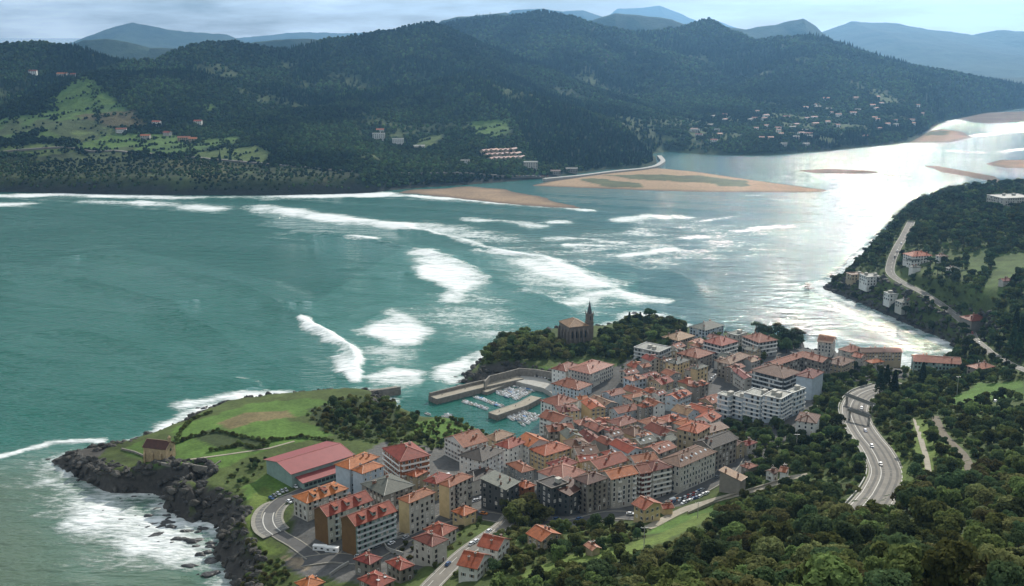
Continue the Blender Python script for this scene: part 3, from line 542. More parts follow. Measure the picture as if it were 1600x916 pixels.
def roof_parts(root, L, W, h, kind, ridge_x, pitch, rk, ov=.7):
    """roof as a closed slab with its eaves, ridge caps as a sub-part; returns (roof, height function)"""
    a, b = L/2 + ov, W/2 + ov; th = .22; s = MB(); cap = MB()
    if kind == 'flat':
        s.box(-L/2-.2, L/2+.2, -W/2-.2, W/2+.2, h, h+.3)
        for x0,x1,y0,y1 in ((-L/2-.2,L/2+.2,-W/2-.2,-W/2+.15),(-L/2-.2,L/2+.2,W/2-.15,W/2+.2),(-L/2-.2,-L/2+.15,-W/2+.15,W/2-.15),(L/2-.15,L/2+.2,-W/2+.15,W/2-.15)): cap.box(x0,x1,y0,y1,h+.3,h+.85)
        r = s.build('roof', RM[rk], root); cap.build('parapet', CAPM[rk], r); return r, (lambda x, y: h + .3)
    hw = b if ridge_x else a; rh = pitch * hw
    def zf(x, y):
        v = y if ridge_x else x; z = rh * (1 - abs(v) / hw)
        if kind == 'hip':
            u, e = (x, a) if ridge_x else (y, b); z = min(z, pitch * (e - abs(u)))
        return h + max(z, 0)
    if kind == 'shed':
        zf = lambda x, y: h + pitch * (y + b)
        s.v = [(-a,-b,h),(a,-b,h),(a,b,h+2*pitch*b),(-a,b,h+2*pitch*b)]; s.v += [(x,y,z-th) for x,y,z in s.v[:4]]
        s.f = [(0,1,2,3),(7,6,5,4),(0,4,5,1),(1,5,6,2),(2,6,7,3),(3,7,4,0)]; s.m = [0]*6
        cap.box(-a-.03, a+.03, -b-.05, -b+.12, h-th-.02, h+.06)
    else:
        if ridge_x: e = max(a - b, 0) if kind == 'hip' else a; r0, r1 = (-e, 0, h+rh if a >= b or kind != 'hip' else h+pitch*a), (e, 0, h+rh if a >= b or kind != 'hip' else h+pitch*a)
        else: e = max(b - a, 0) if kind == 'hip' else b; r0, r1 = (0, -e, h+rh if b >= a or kind != 'hip' else h+pitch*b), (0, e, h+rh if b >= a or kind != 'hip' else h+pitch*b)
        E = [(-a,-b,h),(a,-b,h),(a,b,h),(-a,b,h)]; s.v = E + [r0, r1] + [(x,y,z-th) for x,y,z in E] + [(r0[0],r0[1],r0[2]-th),(r1[0],r1[1],r1[2]-th)]
        if ridge_x: top = [(0,1,5,4),(2,3,4,5),(3,0,4),(1,2,5)]
        else: top = [(3,0,4,5),(1,2,5,4),(0,1,4),(2,3,5)]
        if kind == 'gable':
            top = top[:2]; s.f = list(top) + [tuple(i+6 for i in reversed(f)) for f in top]
            if ridge_x: s.f += [(0,6,7,1),(2,8,9,3),(0,4,10,6),(4,3,9,10),(1,7,11,5),(5,11,8,2)]
            else: s.f += [(3,9,6,0),(1,7,8,2),(0,6,10,4),(4,10,7,1),(3,5,11,9),(5,2,8,11)]
        else: s.f = list(top) + [tuple(i+6 for i in reversed(f)) for f in top] + [(0,6,7,1),(1,7,8,2),(2,8,9,3),(3,9,6,0)]
        s.m = [0]*len(s.f)
        up = Vector((0,0,.06)); cap.tube(Vector(r0)+up, Vector(r1)+up, .2, n=5) if (Vector(r0)-Vector(r1)).length > .3 else None
        if kind == 'hip':
            pr = [(E[0],r0),(E[3],r0),(E[1],r1),(E[2],r1)] if ridge_x else [(E[0],r0),(E[1],r0),(E[2],r1),(E[3],r1)]
            for p, q in pr: cap.tube(Vector(p)+up, Vector(q)+up, .15, n=5)
        else:
            for p, q in (((E[0],r0),(E[3],r0),(E[1],r1),(E[2],r1)) if ridge_x else ((E[0],r0),(E[1],r0),(E[2],r1),(E[3],r1))): cap.tube(Vector(p)+up, Vector(q)+up, .12, n=4)
    r = s.build('roof', RM[rk], root)
    if cap.f: cap.build('ridge_cap', CAPM[rk], r)
    return r, zf
def house(name, c, L, W, ang, h, kind='hip', rk='red', wk='white', style='w', label='', cat='house', group=None, pitch=.42, ridge=None, gz=None, balc='white', wall2=None, ov=.7):
    """c = centre of the plan, L along the facade, W deep; h = eaves height"""
    gz = float(hgt(c[0], c[1])) if gz is None else gz
    root = empty(name, (c[0], c[1], gz), ang); tag(root, label, cat, group)
    FOOT.append((c[0], c[1], L, W, ang)); rx = (L >= W) if ridge is None else ridge == 'x'
    r, zf = roof_parts(root, L, W, h, kind, rx, pitch, rk, ov)
    s = MB(); s.box(-L/2, L/2, -W/2, W/2, -6, h - .02, 0)
    if kind == 'gable':
        zt = h - .02; e = .3
        if rx:
            top = zf(0, 0) - .24 - 0
            for sx in (-1, 1): s.prism([(sx*L/2 - .15*sx - .15, -W/2), (sx*L/2 - .15*sx + .15, -W/2), (sx*L/2 - .15*sx + .15, W/2), (sx*L/2 - .15*sx - .15, W/2)], zt, zt + .02, 0); s.quad([(sx*L/2, -W/2, zt), (sx*L/2, W/2, zt), (sx*L/2, 0, top)], 0)
        else:
            top = zf(0, 0) - .24
            for sy in (-1, 1): s.quad([(-L/2, sy*W/2, zt), (L/2, sy*W/2, zt), (0, sy*W/2, top)], 0)
    if kind == 'shed':
        for sx in (-1, 1): s.quad([(sx*L/2, -W/2, h-.05), (sx*L/2, W/2, h-.05), (sx*L/2, W/2, zf(0, W/2)-.24)], 0)
        s.quad([(-L/2, W/2, h-.05), (L/2, W/2, h-.05), (L/2, W/2, zf(0,W/2)-.24), (-L/2, W/2, zf(0,W/2)-.24)], 0)
    if wall2:                                    # end wall in another finish
        s.f[5], s.m[5] = s.f[5], 1
        if kind == 'gable' and rx:
            for i, f in enumerate(s.f):
                if len(f) == 3 and s.v[f[0]][0] < 0: s.m[i] = 1
    s.build('wall', [WM[wk], WM[wall2 or wk]], root)
    nst = max(1, int(round(h / 3.0))); sh = h / nst
    wk_ = [k for k in style if k in WIN]; wm = WIN[wk_[0]] if wk_ else None
    sides = [('f', L, -W/2, 0), ('l', W, -L/2, -math.pi/2), ('r', W, L/2, math.pi/2)]
    if 'x' in style: sides = [q for q in sides if q[0] != 'l']
    sp = 2.5 if 't' in style else 3.1
    if wm:
        for sd, ln, off, rz in sides:
            k = int((ln - 1.0) / sp)
            if k < 1: continue
            for st in range(nst):
                for j in range(k):
                    u = (j - (k-1)/2) * ((ln - .6) / k); z = st * sh + .95
                    if st == 0 and sd == 'f' and j == k // 2:
                        inst('door', DOOR, root, (u, off, 0), rz); continue
                    if sd == 'r' and (j + st) % 2: continue
                    if random.random() < .05: continue
                    loc = (u, off, z) if sd == 'f' else (off, -u if sd == 'l' else u, z)
                    inst('window', wm if random.random() > .22 else SHUTW, root, loc, rz)
                    if sd == 'f' and st > 0 and 'b' in style and (j % 3 == 1): inst('balcony', BALC[balc], root, (u, off, st*sh + .02), rz, (2.2, 1, 1))
    if 'B' in style:
        for st in range(1, nst):
            for sd, ln, off, rz in sides[:2]:
                inst('balcony', BALC[balc], root, (0, off, st*sh - .05) if sd == 'f' else (off, 0, st*sh - .05), rz, (ln * .96, .9, 1))
    if 'e' in style: inst('balcony', BALC[balc], root, (0, -W/2, h - .15), 0, (L*.9, .8, .4))
    if kind != 'flat':
        for _ in range(2 + (L*W > 160) + (L*W > 320)):
            x, y = random.uniform(-.35, .35) * L, random.uniform(-.3, .3) * W; inst('chimney', CHIM, r, (x, y, zf(x, y) + .1), 0, (1, 1, random.uniform(.8, 1.2)))
    else:
        for _ in range(1 + int(L*W > 200)):
            x, y = random.uniform(-.3, .3) * L, random.uniform(-.3, .3) * W; s = MB(); w_ = random.uniform(1.2, 2.2); s.box(-w_, w_, -1.4, 1.4, 0, 2.3); s.box(-w_-.15, w_+.15, -1.55, 1.55, 2.3, 2.45); s.build('roof_hut', WM['pale'], r, (x, y, h + .3))
    if random.random() < .55:
        x, y = random.uniform(-.2, .2) * L, random.uniform(-.2, .2) * W; inst('antenna', ANT, r, (x, y, zf(x, y) - .1), random.uniform(0, 3))
    if 'k' in style:
        for i in range(max(2, int(L / 5))):
            x = (i + .5) / max(2, int(L / 5)) * L * .8 - L * .4; y = -W * .27
            t = math.atan(pitch); inst('skylight', SKYL, r, (x, y, zf(x, y) + .02), (t if rx else 0, 0, 0), (1.2, 1.2, 1))
    if 'm' in style and rx:                        # dormers on the front slope
        for i in range(max(1, int(L / 7))):
            n = max(1, int(L / 7)); x = ((i + .5) / n - .5) * L * .8; y = -W * .30; z = zf(x, y); s = MB()
            s.box(-1.0, 1.0, -1.2, 1.6, -.6, 1.3, 0); s.prism([(-1.3,-1.5),(1.3,-1.5),(1.3,2.6),(-1.3,2.6)], [1.3]*4, [1.45, 1.45, 1.9, 1.9], 1); s.quad([(-.7,-1.22,.1),(.7,-1.22,.1),(.7,-1.22,1.1),(-.7,-1.22,1.1)], 2)
            s.build('dormer', [WM[wk], RM[rk], GLASS], r, (x, y, z))
    return root
def abc(A, B, Cc, h, ov=.7, fix=None):
    """three eaves corners in the photo (left, nearest, right) + eaves height -> centre, size, angle, ground height"""
    gz = 12.
    for _ in range(8):
        b = at(*B, gz + h); gz = float(np.clip(hgt(b[0], b[1]), 2, 120))
    gz = fix or gz
    a, b, c = at(*A, gz + h)[:2], at(*B, gz + h)[:2], at(*Cc, gz + h)[:2]
    u, v = a - b, c - b; lu, lv = np.linalg.norm(u), np.linalg.norm(v)
    # square corner: share the error by the lengths
    au, av = math.atan2(u[1], u[0]) - math.pi/2, math.atan2(v[1], v[0]); d = (au - av + math.pi) % (2*math.pi) - math.pi
    ang = av + d * lu / (lu + lv); ex, ey = np.array([math.cos(ang), math.sin(ang)]), np.array([-math.sin(ang), math.cos(ang)])
    L, W = abs(v @ ex), abs(u @ ey); ctr = b + ex * L/2 + ey * W/2
    return ctr, max(L - 2*ov, 3), max(W - 2*ov, 3), ang, gz
def B(A, Bq, Cq, h, kind, rk, wk, style, label, name='house', cat='house', **kw):
    c, L, W, ang, gz = abc(A, Bq, Cq, h); return house(name, c, L, W, ang, h, kind, rk, wk, style, label, cat, gz=gz, **kw)
AB = dict(name='apartment_block', cat='apartment block')
B((456,775),(479,787),(545,763),11,'hip','orange','pale','nbm','orange hip-roofed block with dormers beside the curved car park',balc='grey',**AB)
B((487,796),(511,808),(584,782),16,'gable','red','pale','xnbm','brown-ended gabled apartment block standing behind its twin',ridge='x',wall2='brown',balc='grey',pitch=.55,**AB)
B((529,810),(555,823),(622,799),17,'gable','red','green','xnBm','brown-ended gabled apartment block beside the two caravans',ridge='x',wall2='brown',balc='grey',pitch=.55,**AB)
B((568,754),(600,775),(645,756),14,'hip','grey','stone','n','dark stone block under a grey-green hip roof',pitch=.35,**AB)
B((620,779),(639,787),(682,769),18.5,'hip','rust','pale','xn','five-storey block with blank cream end wall above the small orange villa',wall2='cream',**AB)
B((684,755),(702,762),(739,744),18.5,'hip','rust','pale','xnb','five-storey block with blank yellow end wall beside the parked cars',wall2='cream',balc='dark',**AB)
B((601,699),(625,722),(671,710),16,'hip','red','brick','wB','tall brick block wrapped in white balcony bands',**AB)
B((632,741),(650,746),(670,736),9,'hip','red','beige','s','low red-roofed house in front of the white-banded brick block')
B((660,751),(682,757),(707,742),10,'hip','red','beige','s','red-roofed house squeezed behind the yellow-ended block')
B((715,711),(753,722),(790,704),17,'hip','dark','white','wb','white block with a big dark brown hip roof near the harbour',**AB)
B((716,744),(740,753),(778,736),9,'hip','dark','pale','w','low white house with dark roof below the white block')
B((700,682),(724,700),(758,686),11,'gable','rust','white','s','white house with weathered rust gable above the harbour slope',ridge='x')
B((757,682),(775,690),(802,677),8,'hip','tan','beige','s','tan-roofed house at the water edge of the outer harbour')
B((778,692),(795,702),(818,688),13,'hip','red','white','wb','white harbour-front house with red roof and tall facade')
B((811,686),(826,699),(856,688),13,'gable','orange','white','w','white gabled harbour-front house with orange roof',ridge='y')
B((828,701),(851,713),(893,699),11,'hip','red','cream','s','broad cream house under a crisp red hip roof by the harbour')
B((791,724),(815,739),(836,733),10,'hip','rust','grey','w','grey house with rust hip roof and pale turret top')
B((853,723),(874,733),(904,722),9,'hip','red','cream','s','red hip-roofed house between the broad cream house and the long street block')
B((836,738),(880,753),(921,738),9,'hip','pink','white','x','white house with salmon roof behind the dark modern block')
B((753,752),(790,766),(808,751),14,'shed','grey','dark','d','dark modern block with tilted slate roof and white eaves',pitch=.15,**AB)
B((806,755),(820,764),(836,757),12,'hip','red','brick','n','little brick house with red star-shaped roof behind the big street tree')
B((838,753),(862,766),(889,755),15,'flat','dark','dark','d','black flat-roofed block with roof terrace on the main street',**AB)
B((862,764),(890,775),(912,757),12,'shed','brown','dark','d','dark block with brown lean-to roof next to the roof terrace',pitch=.2,**AB)
B((891,748),(918,758),(955,748),17,'hip','brown','stone','nb','dark corner block with brown roof on the main street',balc='dark',**AB)
B((932,738),(955,750),(1000,741),17,'gable','orange','pale','fb','pale street block with orange roof in the long terrace',ridge='x',**AB)
B((985,728),(1001,741),(1019,737),17,'gable','rust','redbrown','fB','dark red narrow block in the long street terrace',ridge='x',**AB)
B((1000,724),(1019,737),(1051,729),17,'hip','rust','pale','dB','white-striped end block of the long street terrace',**AB)
B((1035,716),(1063,731),(1112,703),16,'hip','brown','pale','fkt','long block with brown roof full of skylights',**AB)
B((1090,688),(1112,702),(1143,682),15,'gable','dark','stone','n','dark-roofed block at the upper end of the skylit block',ridge='x',**AB)
B((907,722),(935,734),(985,720),12,'gable','orange','beige','s','orange-gabled terrace house in the row behind the long street block',ridge='x')
B((983,712),(992,724),(1026,715),12,'gable','rust','white','s','white terrace house with rust roof behind the long street block',ridge='x')
B((989,787),(1007,797),(1034,787),7.5,'gable','orange','cream','s','cream chalet with wide orange gable roof below the street',ridge='y',pitch=.4,ov=1.2)
B((1031,788),(1036,796),(1053,793),3.5,'gable','orange','cream','','little orange-roofed garage beside the cream chalet',ridge='x',name='garage',cat='garage')
B((640,842),(675,855),(704,844),10.5,'hip','rust','pale','n','three-storey villa with a balcony beside the walled garden')
B((657,829),(692,838),(720,826),7,'hip','orange','pale','n','low orange-roofed house joined behind the three-storey villa')
B((705,798),(725,807),(746,797),6,'hip','orange','cream','s','small square villa with orange pyramid roof below the tall blocks')
B((746,852),(778,861),(797,842),6,'gable','red','white','s','white roadside house with a round roof hatch, upper one of two',ridge='y',pitch=.5)
B((714,882),(746,890),(767,867),6,'gable','red','white','s','white roadside house with a round roof hatch, lower one of two',ridge='y',pitch=.5)
B((817,835),(846,847),(882,837),5,'gable','orange','beige','s','detached bungalow with orange roof alone among dark trees',ridge='y')
B((911,852),(925,861),(941,857),3,'gable','pink','beige','','tiny garden shed with salmon roof by the hedge',ridge='y',name='shed',cat='shed')
B((547,876),(578,883),(603,873),7,'hip','red','stone','n','dark stone semi-detached house with red roof beside the street corner')
B((594,880),(625,892),(654,886),7,'hip','red','stone','n','dark stone semi-detached house with red roof next to the three-storey villa')
B((552,907),(590,920),(624,908),7,'hip','red','stone','nk','dark stone semi-detached house with skylights in its red roof')
B((455,912),(480,922),(512,911),6,'hip','orange','stone','n','orange-roofed house beside the scrubby sea slope')
B((523,725),(546,734),(592,713),15,'hip','orange','blue','wx','pale blue-white block with orange roof beside the red hall',**AB)
B((550,733),(566,741),(600,727),15,'hip','orange','blue','wx','pale blue-white block in front of its orange-roofed neighbour',**AB)
B((862,575),(884,581),(906,570),10,'hip','rust','white','w','white wing with rust roof above the harbour lawn')
B((884,577),(922,585),(963,570),12.5,'hip','pink','pale','ft','large pale civic building with arcade and salmon roof',name='civic_building',cat='building',pitch=.3)
B((862,599),(903,610),(925,600),8,'hip','rust','blue','f','blue-white row house with rust roof below the civic building')
B((848,624),(872,636),(900,624),11,'hip','rust','white','fb','white quayside house with tall balcony windows at the boat basin')
B((850,648),(872,662),(888,650),12,'gable','rust','white','sb','white gable-fronted quayside house beside the moored boats',ridge='y')
B((1118,617),(1140,622),(1152,618),16,'flat','slab','blue','dB','white flat-roofed slab block, western end of the stepped row',balc='white',**AB)
B((1140,618),(1162,624),(1178,618),15,'flat','slab','blue','dB','white flat-roofed slab block, second step of the row',balc='white',**AB)
B((1160,615),(1190,622),(1207,614),17.5,'flat','slab','blue','dB','white flat-roofed slab block, tallest of the stepped row',balc='white',**AB)
B((1190,619),(1221,626),(1240,615),16.5,'flat','slab','blue','dB','white flat-roofed slab block, eastern corner of the stepped row',balc='white',**AB)
B((1228,612),(1240,616),(1259,607),16,'flat','slab','blue','dB','white flat-roofed slab block set back beside the gardens',balc='white',**AB)
B((1242,657),(1276,662),(1282,648),10.5,'hip','brown','white','w','lone white house with brown roof and white skylights amid trees')
B((1040,565),(1058,570),(1078,562),14,'hip','grey','cream','n','tall cream block with grey roof, left of a joined pair',**AB)
B((1080,574),(1089,578),(1105,571),14.5,'hip','grey','cream','nx','tall cream tower-like block at the end of a joined pair',**AB)
B((990,543),(1030,552),(1048,543),12,'flat','slab','grey','dB','grey modern block with cluttered white roof terrace',balc='grey',**AB)
B((1060,551),(1090,560),(1112,551),12,'hip','rust','stone','n','dark block with rust pyramid roof and wide eaves',ov=1.2,**AB)
B((1101,532),(1128,541),(1150,532),13,'hip','red','grey','dB','grey block with rounded white balconies and red attic roof',balc='white',**AB)
B((1163,525),(1186,536),(1213,530),13,'hip','rust','grey','dB','grey block with white-edged balconies beside dark tree clump',balc='white',**AB)
B((1137,521),(1152,526),(1166,520),13,'flat','grey','pale','n','pale tower block with regular dark windows facing the town',**AB)
B((1074,511),(1102,517),(1135,509),8,'hip','grey','blue','d','low bluish villa with long grey roof at the water edge',name='villa')
B((1035,526),(1060,533),(1085,524),7,'hip','tan','stone','n','dark villa with tan hip roof among the shore trees',name='villa')
B((1120,565),(1141,570),(1173,555),12,'hip','tan','stone','n','stone block with patchy tan roof in the upper town',**AB)
B((1150,578),(1163,593),(1176,590),10,'gable','red','pale','s','narrow house with bright red roof and two skylights',ridge='y')
B((1176,578),(1225,592),(1248,580),16,'hip','brown','dark','dB','dark courtyard block with brown roofs and long balconies',balc='grey',**AB)
B((1243,586),(1270,592),(1287,581),16,'hip','rust','blue','x','blue-grey courtyard block with bright roof windows',**AB)
B((1198,566),(1212,572),(1258,554),11,'gable','rust','stone','n','rear wing of the courtyard block under long rust roof',ridge='x',**AB)
B((1252,556),(1285,567),(1298,561),12,'gable','rust','stone','n','side wing of the courtyard block under rust roof',ridge='y',**AB)
B((1276,534),(1301,537),(1309,531),12,'gable','tan','pale','ft','tall mansion with pediment gable and balcony windows above the water',ridge='y',name='mansion',cat='mansion',pitch=.6)
B((1287,566),(1316,572),(1338,563),10,'hip','brown','beige','s','beige house with brown roof under the mansion')
B((1310,545),(1330,551),(1347,544),8,'hip','rust','pale','s','pale house with rust roof beside the mansion')
B((1332,556),(1345,560),(1352,555),9,'gable','orange','pale','s','slim pale house with orange gable near the shore row',ridge='y')
B((1342,545),(1346,551),(1410,550),8,'gable','tan','beige','st','long tan-roofed terrace along the shore',ridge='x',name='terrace_house')
B((1354,563),(1362,568),(1380,564),6,'hip','orange','pale','s','small orange-roofed cottage behind the shore terrace',name='cottage')
B((1422,556),(1427,565),(1503,570),9,'gable','pink','green','nt','long salmon-roofed apartment row by the little beach',ridge='x',**AB)
B((1506,572),(1530,578),(1560,574),6,'hip','pink','stone','n','low salmon hip-roofed house next to the long apartment row')
B((1122,742),(1158,752),(1168,745),9,'shed','tan','stone','','big windowless stone barn by the car park',pitch=.2,name='barn',cat='barn')
B((1157,727),(1170,733),(1184,727),6,'hip','pink','stone','n','small salmon-roofed house beside the stone barn')
B((1192,737),(1208,741),(1222,738),5,'gable','brown','white','s','little white cottage beside the railway lane, brown roof',ridge='x',name='cottage')
B((1216,737),(1228,739),(1236,732),6,'gable','rust','white','s','little white cottage beside the railway lane, rust roof',ridge='y',name='cottage')
B((1157,691),(1168,697),(1181,690),7,'hip','red','pale','n','bright red hip-roofed house at the top of the skylit block')
B((1134,686),(1152,697),(1160,690),9,'gable','brown','beige','s','beige gabled house squeezed against the dark-roofed block',ridge='y')
B((1090,672),(1105,678),(1140,668),8,'shed','brown','cream','s','yellow-walled low house with dark lean-to roof',pitch=.2)
B((1060,668),(1090,678),(1106,664),13,'hip','red','beige','n','beige stepped block with red roof above the skylit block',**AB)
# houses on the wooded headland
for (A_, B_, C_, h, k, rk, wk, lb) in [((1417,392),(1440,398),(1457,390),8,'hip','red','white','white house with red roof, largest of the headland hamlet'),((1464,396),(1474,399),(1481,395),6,'hip','brown','white','white cottage with brown roof on the headland, beside the red-roofed house'),
 ((1419,401),(1430,405),(1438,401),6,'hip','grey','white','pale cottage with grey roof just below the red-roofed headland house'),((1423,412),(1432,416),(1439,412),5,'hip','grey','white','lowest pale cottage of the headland hamlet'),((1482,416),(1492,419),(1500,415),6,'hip','grey','pale','pale house with grey roof at the meadow edge on the headland'),
 ((1350,424),(1368,432),(1386,428),9,'flat','slab','white','white modern flat-roofed house on the headland below the road'),((1325,423),(1340,428),(1352,425),6,'flat','tan','beige','tan flat-roofed house beside the white modern house'),((1384,452),(1400,459),(1410,455),7,'flat','slab','white','white flat-roofed villa at the bend of the headland road'),
 ((1404,467),(1420,473),(1432,469),6,'hip','grey','pale','pale low house with grey roof below the bend'),((1512,495),(1535,501),(1552,495),5,'hip','rust','stone','dark house with rust roof near the road junction'),((1566,436),(1574,438),(1582,435),4,'gable','pink','pale','small farm shed in the headland meadow'),
 ((1556,300),(1590,306),(1630,302),9,'flat','slab','pale','long pale building on the far wooded point')]:
    p = onland(B_[0], B_[1] + 1.55 * h + 2); L_ = max(7, (C_[0] - A_[0]) / 1.75); W_ = L_ * .7; a_ = R(14); ctr = (p[0] - math.sin(a_) * W_ / 2, p[1] + math.cos(a_) * W_ / 2)
    house('house', ctr, L_, W_, a_, h, k, rk, wk, 'n' if h > 5 else '', lb, gz=max(p[2], float(hgt(*ctr))) + .2)
# crowded old town: the gaps between the buildings above are filled house by house
OLD = [(868,640),(905,612),(960,606),(985,585),(1030,585),(1065,605),(1110,600),(1118,640),(1108,668),(1060,690),(1030,712),(985,716),(925,722),(900,725),(890,690),(862,672)]
OLD3 = [(960,562),(1040,538),(1110,522),(1205,545),(1190,568),(1110,600),(1060,602),(985,588)]
OLD2 = [(1150,600),(1180,590),(1215,575),(1200,600),(1120,600)]
for _p in ROADS['harbour_street'][0][::2]: FOOT.append((_p[0], _p[1], 5, 5, 0))
cand = []; OTH = []
for py in np.arange(530, 722, 7.):
    for px in np.arange(850, 1205, 11.): cand.append((px + random.uniform(-5, 5), py + random.uniform(-3, 3)))
random.shuffle(cand); nold = 0
RK = ['rust', 'rust', 'orange', 'red', 'brown', 'pink', 'tan', 'rust', 'red', 'grey']; RW = dict(rust='rust', orange='orange', red='red', brown='dark brown', pink='faded salmon', tan='tan', grey='grey-green')
for rnd_ in range(3):
    for px, py in cand:
        if not (inpoly(px, py, OLD) or inpoly(px, py, OLD2) or (rnd_ > 0 and inpoly(px, py, OLD3) and random.random() < .5)): continue
        h = random.choice([7, 8.5, 9.5, 10, 11]); p = at(px, py, 9 + h); base_a = R(36) + (R(10) if px > 1050 else 0) - (R(16) if px < 930 else 0)
        ang = base_a + random.uniform(-.12, .12) + (math.pi/2 if random.random() < .3 else 0)
        L, W = ((random.uniform(12, 19), random.uniform(10, 13)), (random.uniform(9, 13), random.uniform(8, 10.5)), (random.uniform(7, 9), random.uniform(6, 8)))[rnd_]
        ca, sa = math.cos(ang), math.sin(ang)
        if sdist(np.array([p[0]]), np.array([p[1]]), COAST)[0] < 9: continue
        if any(in_foot(p[0] + ca*u*L - sa*v*W, p[1] + sa*u*L + ca*v*W, .6) for u in (-.5, -.25, 0, .25, .5) for v in (-.5, -.25, 0, .25, .5)): continue
        rk = random.choice(RK); wk = random.choice(['white', 'white', 'pale', 'beige', 'cream', 'grey', 'blue', 'stone'])
        kd = random.choice(['gable', 'gable', 'hip']); wn_ = dict(white='white', pale='pale grey', beige='beige', cream='cream', grey='grey', blue='bluish', stone='stone')[wk]
        OTH.append((p[0], p[1], rk, wn_, kd, house('old_town_house', p[:2], L, W, ang, h, kd, rk, wk, random.choice(['s', 'nm', 'w', 'wbm', 'sk', 'nk', 'sm']), f'{wn_}-walled old town house with {RW[rk]} {kd} roof among the crowded roofs', 'house', f'{wn_} {rk} {kd} old town houses', pitch=random.uniform(.34, .46), balc='dark', ov=.55))); nold += 1
for i, (x, y, rk, wn_, kd, o) in enumerate(OTH):     # a label names the nearest neighbour too
    q = min((t for j, t in enumerate(OTH) if j != i), key=lambda t: (t[0]-x)**2 + (t[1]-y)**2); o['label'] = f'{wn_}-walled old town house with {RW[rk]} {kd} roof beside a {RW[q[2]]}-roofed {q[3]} one'
# ---------------------------------------------------------------- red-roofed hall by the headland
c, L, W, ang, gz = abc((413,718), (455,741), (553,711), 9, .8)
hall = empty('sports_hall', (*c, gz), ang); tag(hall, 'long sports hall with dull red metal roof beside the headland meadow', 'hall'); FOOT.append((*c, L, W + 8, ang))
REDM = mat('red_metal_roof', (.235,.052,.048), .5, .12, .2, spec=.4); r_, zf_ = roof_parts(hall, L, W, 9, 'gable', True, .2, 'red', 1.2); r_.data.materials[0] = REDM; r_.children[0].data.materials[0] = mat('red_trim', (.45,.2,.17), .5)
s = MB(); s.box(-L/2, L/2, -W/2, W/2, -6, 8.97)
for sx in (-1, 1): s.quad([(sx*L/2, -W/2, 8.97), (sx*L/2, W/2, 8.97), (sx*L/2, 0, zf_(0, 0) - .25)])
s.build('wall', WM['green'], hall)
s = MB(); s.box(-L*.42, L*.42, -W/2 - 7, -W/2, -4, 4.4); an = s.build('annex', WM['green'], hall)
s = MB(); s.prism([(-L*.45,-W/2-8),(L*.44,-W/2-8),(L*.44,-W/2-.05),(-L*.45,-W/2-.05)], [4.5,4.5,6,6], [4.75,4.75,6.25,6.25]); s.build('annex_roof', REDM, an)
for i in range(12): inst('window', WIN['d'], an, ((i - 5.5) * L * .068, -W/2 - 7, 1.6), 0, (1.4, 1, 1))
# ---------------------------------------------------------------- chapel on the headland
c, L, W, ang, gz = abc((222,698), (259,702), (275,692), 9, .4, 15.)
ch = empty('chapel', (*c, gz), ang + math.pi/2 * 0); tag(ch, 'stone chapel with tiled gable roof alone on the grassy headland', 'chapel'); FOOT.append((*c, L, W, ang))
# plan: B is the near corner, the long wall runs to the left (local y), the gable front faces right-front (local -y side along x)
CST = mat('chapel_stone', (.36,.27,.16), .9, .3, .5, bump=.4)
r_, zf_ = roof_parts(ch, L, W, 8.6, 'gable', False, .62, 'brown', .5)
s = MB(); s.box(-L/2, L/2, -W/2, W/2, -5, 8.58)
for sy in (-1, 1): s.quad([(-L/2, sy*W/2, 8.58), (L/2, sy*W/2, 8.58), (0, sy*W/2, zf_(0, 0) - .25)])
w_ = s.build('wall', CST, ch)
s = MB(); s.box(-1.1, 1.1, -W/2 - .15, -W/2, 0, 3.2); s.prism([(1.1*math.cos(t), 0) for t in np.linspace(0, math.pi, 7)], 0, .0) if False else None; s.build('door', WOODM, ch)
s = MB(); s.tube((0, -W/2 - .12, 6.6), (0, -W/2 + .05, 6.6), .9, n=12); s.build('round_window', GLASS, ch)
s = MB(); s.box(-1, -.55, -W/2-.1, -W/2+.9, 0, 2.6); s.box(.55, 1, -W/2-.1, -W/2+.9, 0, 2.6); s.prism([(-1.2,-W/2-.2),(1.2,-W/2-.2),(1.2,-W/2+1),(-1.2,-W/2+1)], 2.6, 3.8, taper=.25); s.build('bell_gable', CST, ch, (0, 0, zf_(0, 0) - .3))
s = MB(); s.tube((0,0,0),(0,0,.7),.42,.2,n=8); s.build('bell', mat('bronze', (.2,.13,.05), .4, metal=.8), ch, (0, -W/2+.4, zf_(0,0)+.9))
for sy in (-.3, .1, .5):
    s = MB(); s.prism([(-L/2-1.1, W*sy*.9-.5), (-L/2, W*sy*.9-.5), (-L/2, W*sy*.9+.5), (-L/2-1.1, W*sy*.9+.5)], -4, [4.6, 6, 6, 4.6]); s.build('buttress', CST, ch)
# ---------------------------------------------------------------- parish church with spire
c, L, W, ang, gz = abc((872,502), (889,512), (921,509), 16, .5)
chu = empty('church', (*c, gz), ang); tag(chu, 'large dark stone parish church with slender spire above the trees', 'church'); FOOT.append((*c, L + 8, W + 4, ang))
CHS = mat('church_stone', (.16,.135,.11), .9, .3, .4, bump=.4)
r_, zf_ = roof_parts(chu, L, W, 16, 'hip', L >= W, .5, 'tan', .5)
s = MB(); s.box(-L/2, L/2, -W/2, W/2, -5, 15.97); s.build('wall', CHS, chu)
for i in range(5):
    for off, rz in ((-W/2, 0),):
        s = MB(); x = (i - 2) * L / 4.4; s.prism([(x-.7, off-1.6), (x+.7, off-1.6), (x+.7, off), (x-.7, off)], -5, [10, 10, 14, 14]); s.build('buttress', CHS, chu)
for i in range(4):
    s = MB(); y = (i - 1.5) * W / 3.4; s.prism([(-L/2-1.6, y-.7), (-L/2, y-.7), (-L/2, y+.7), (-L/2-1.6, y+.7)], -5, [10, 14, 14, 10]); s.build('buttress', CHS, chu)
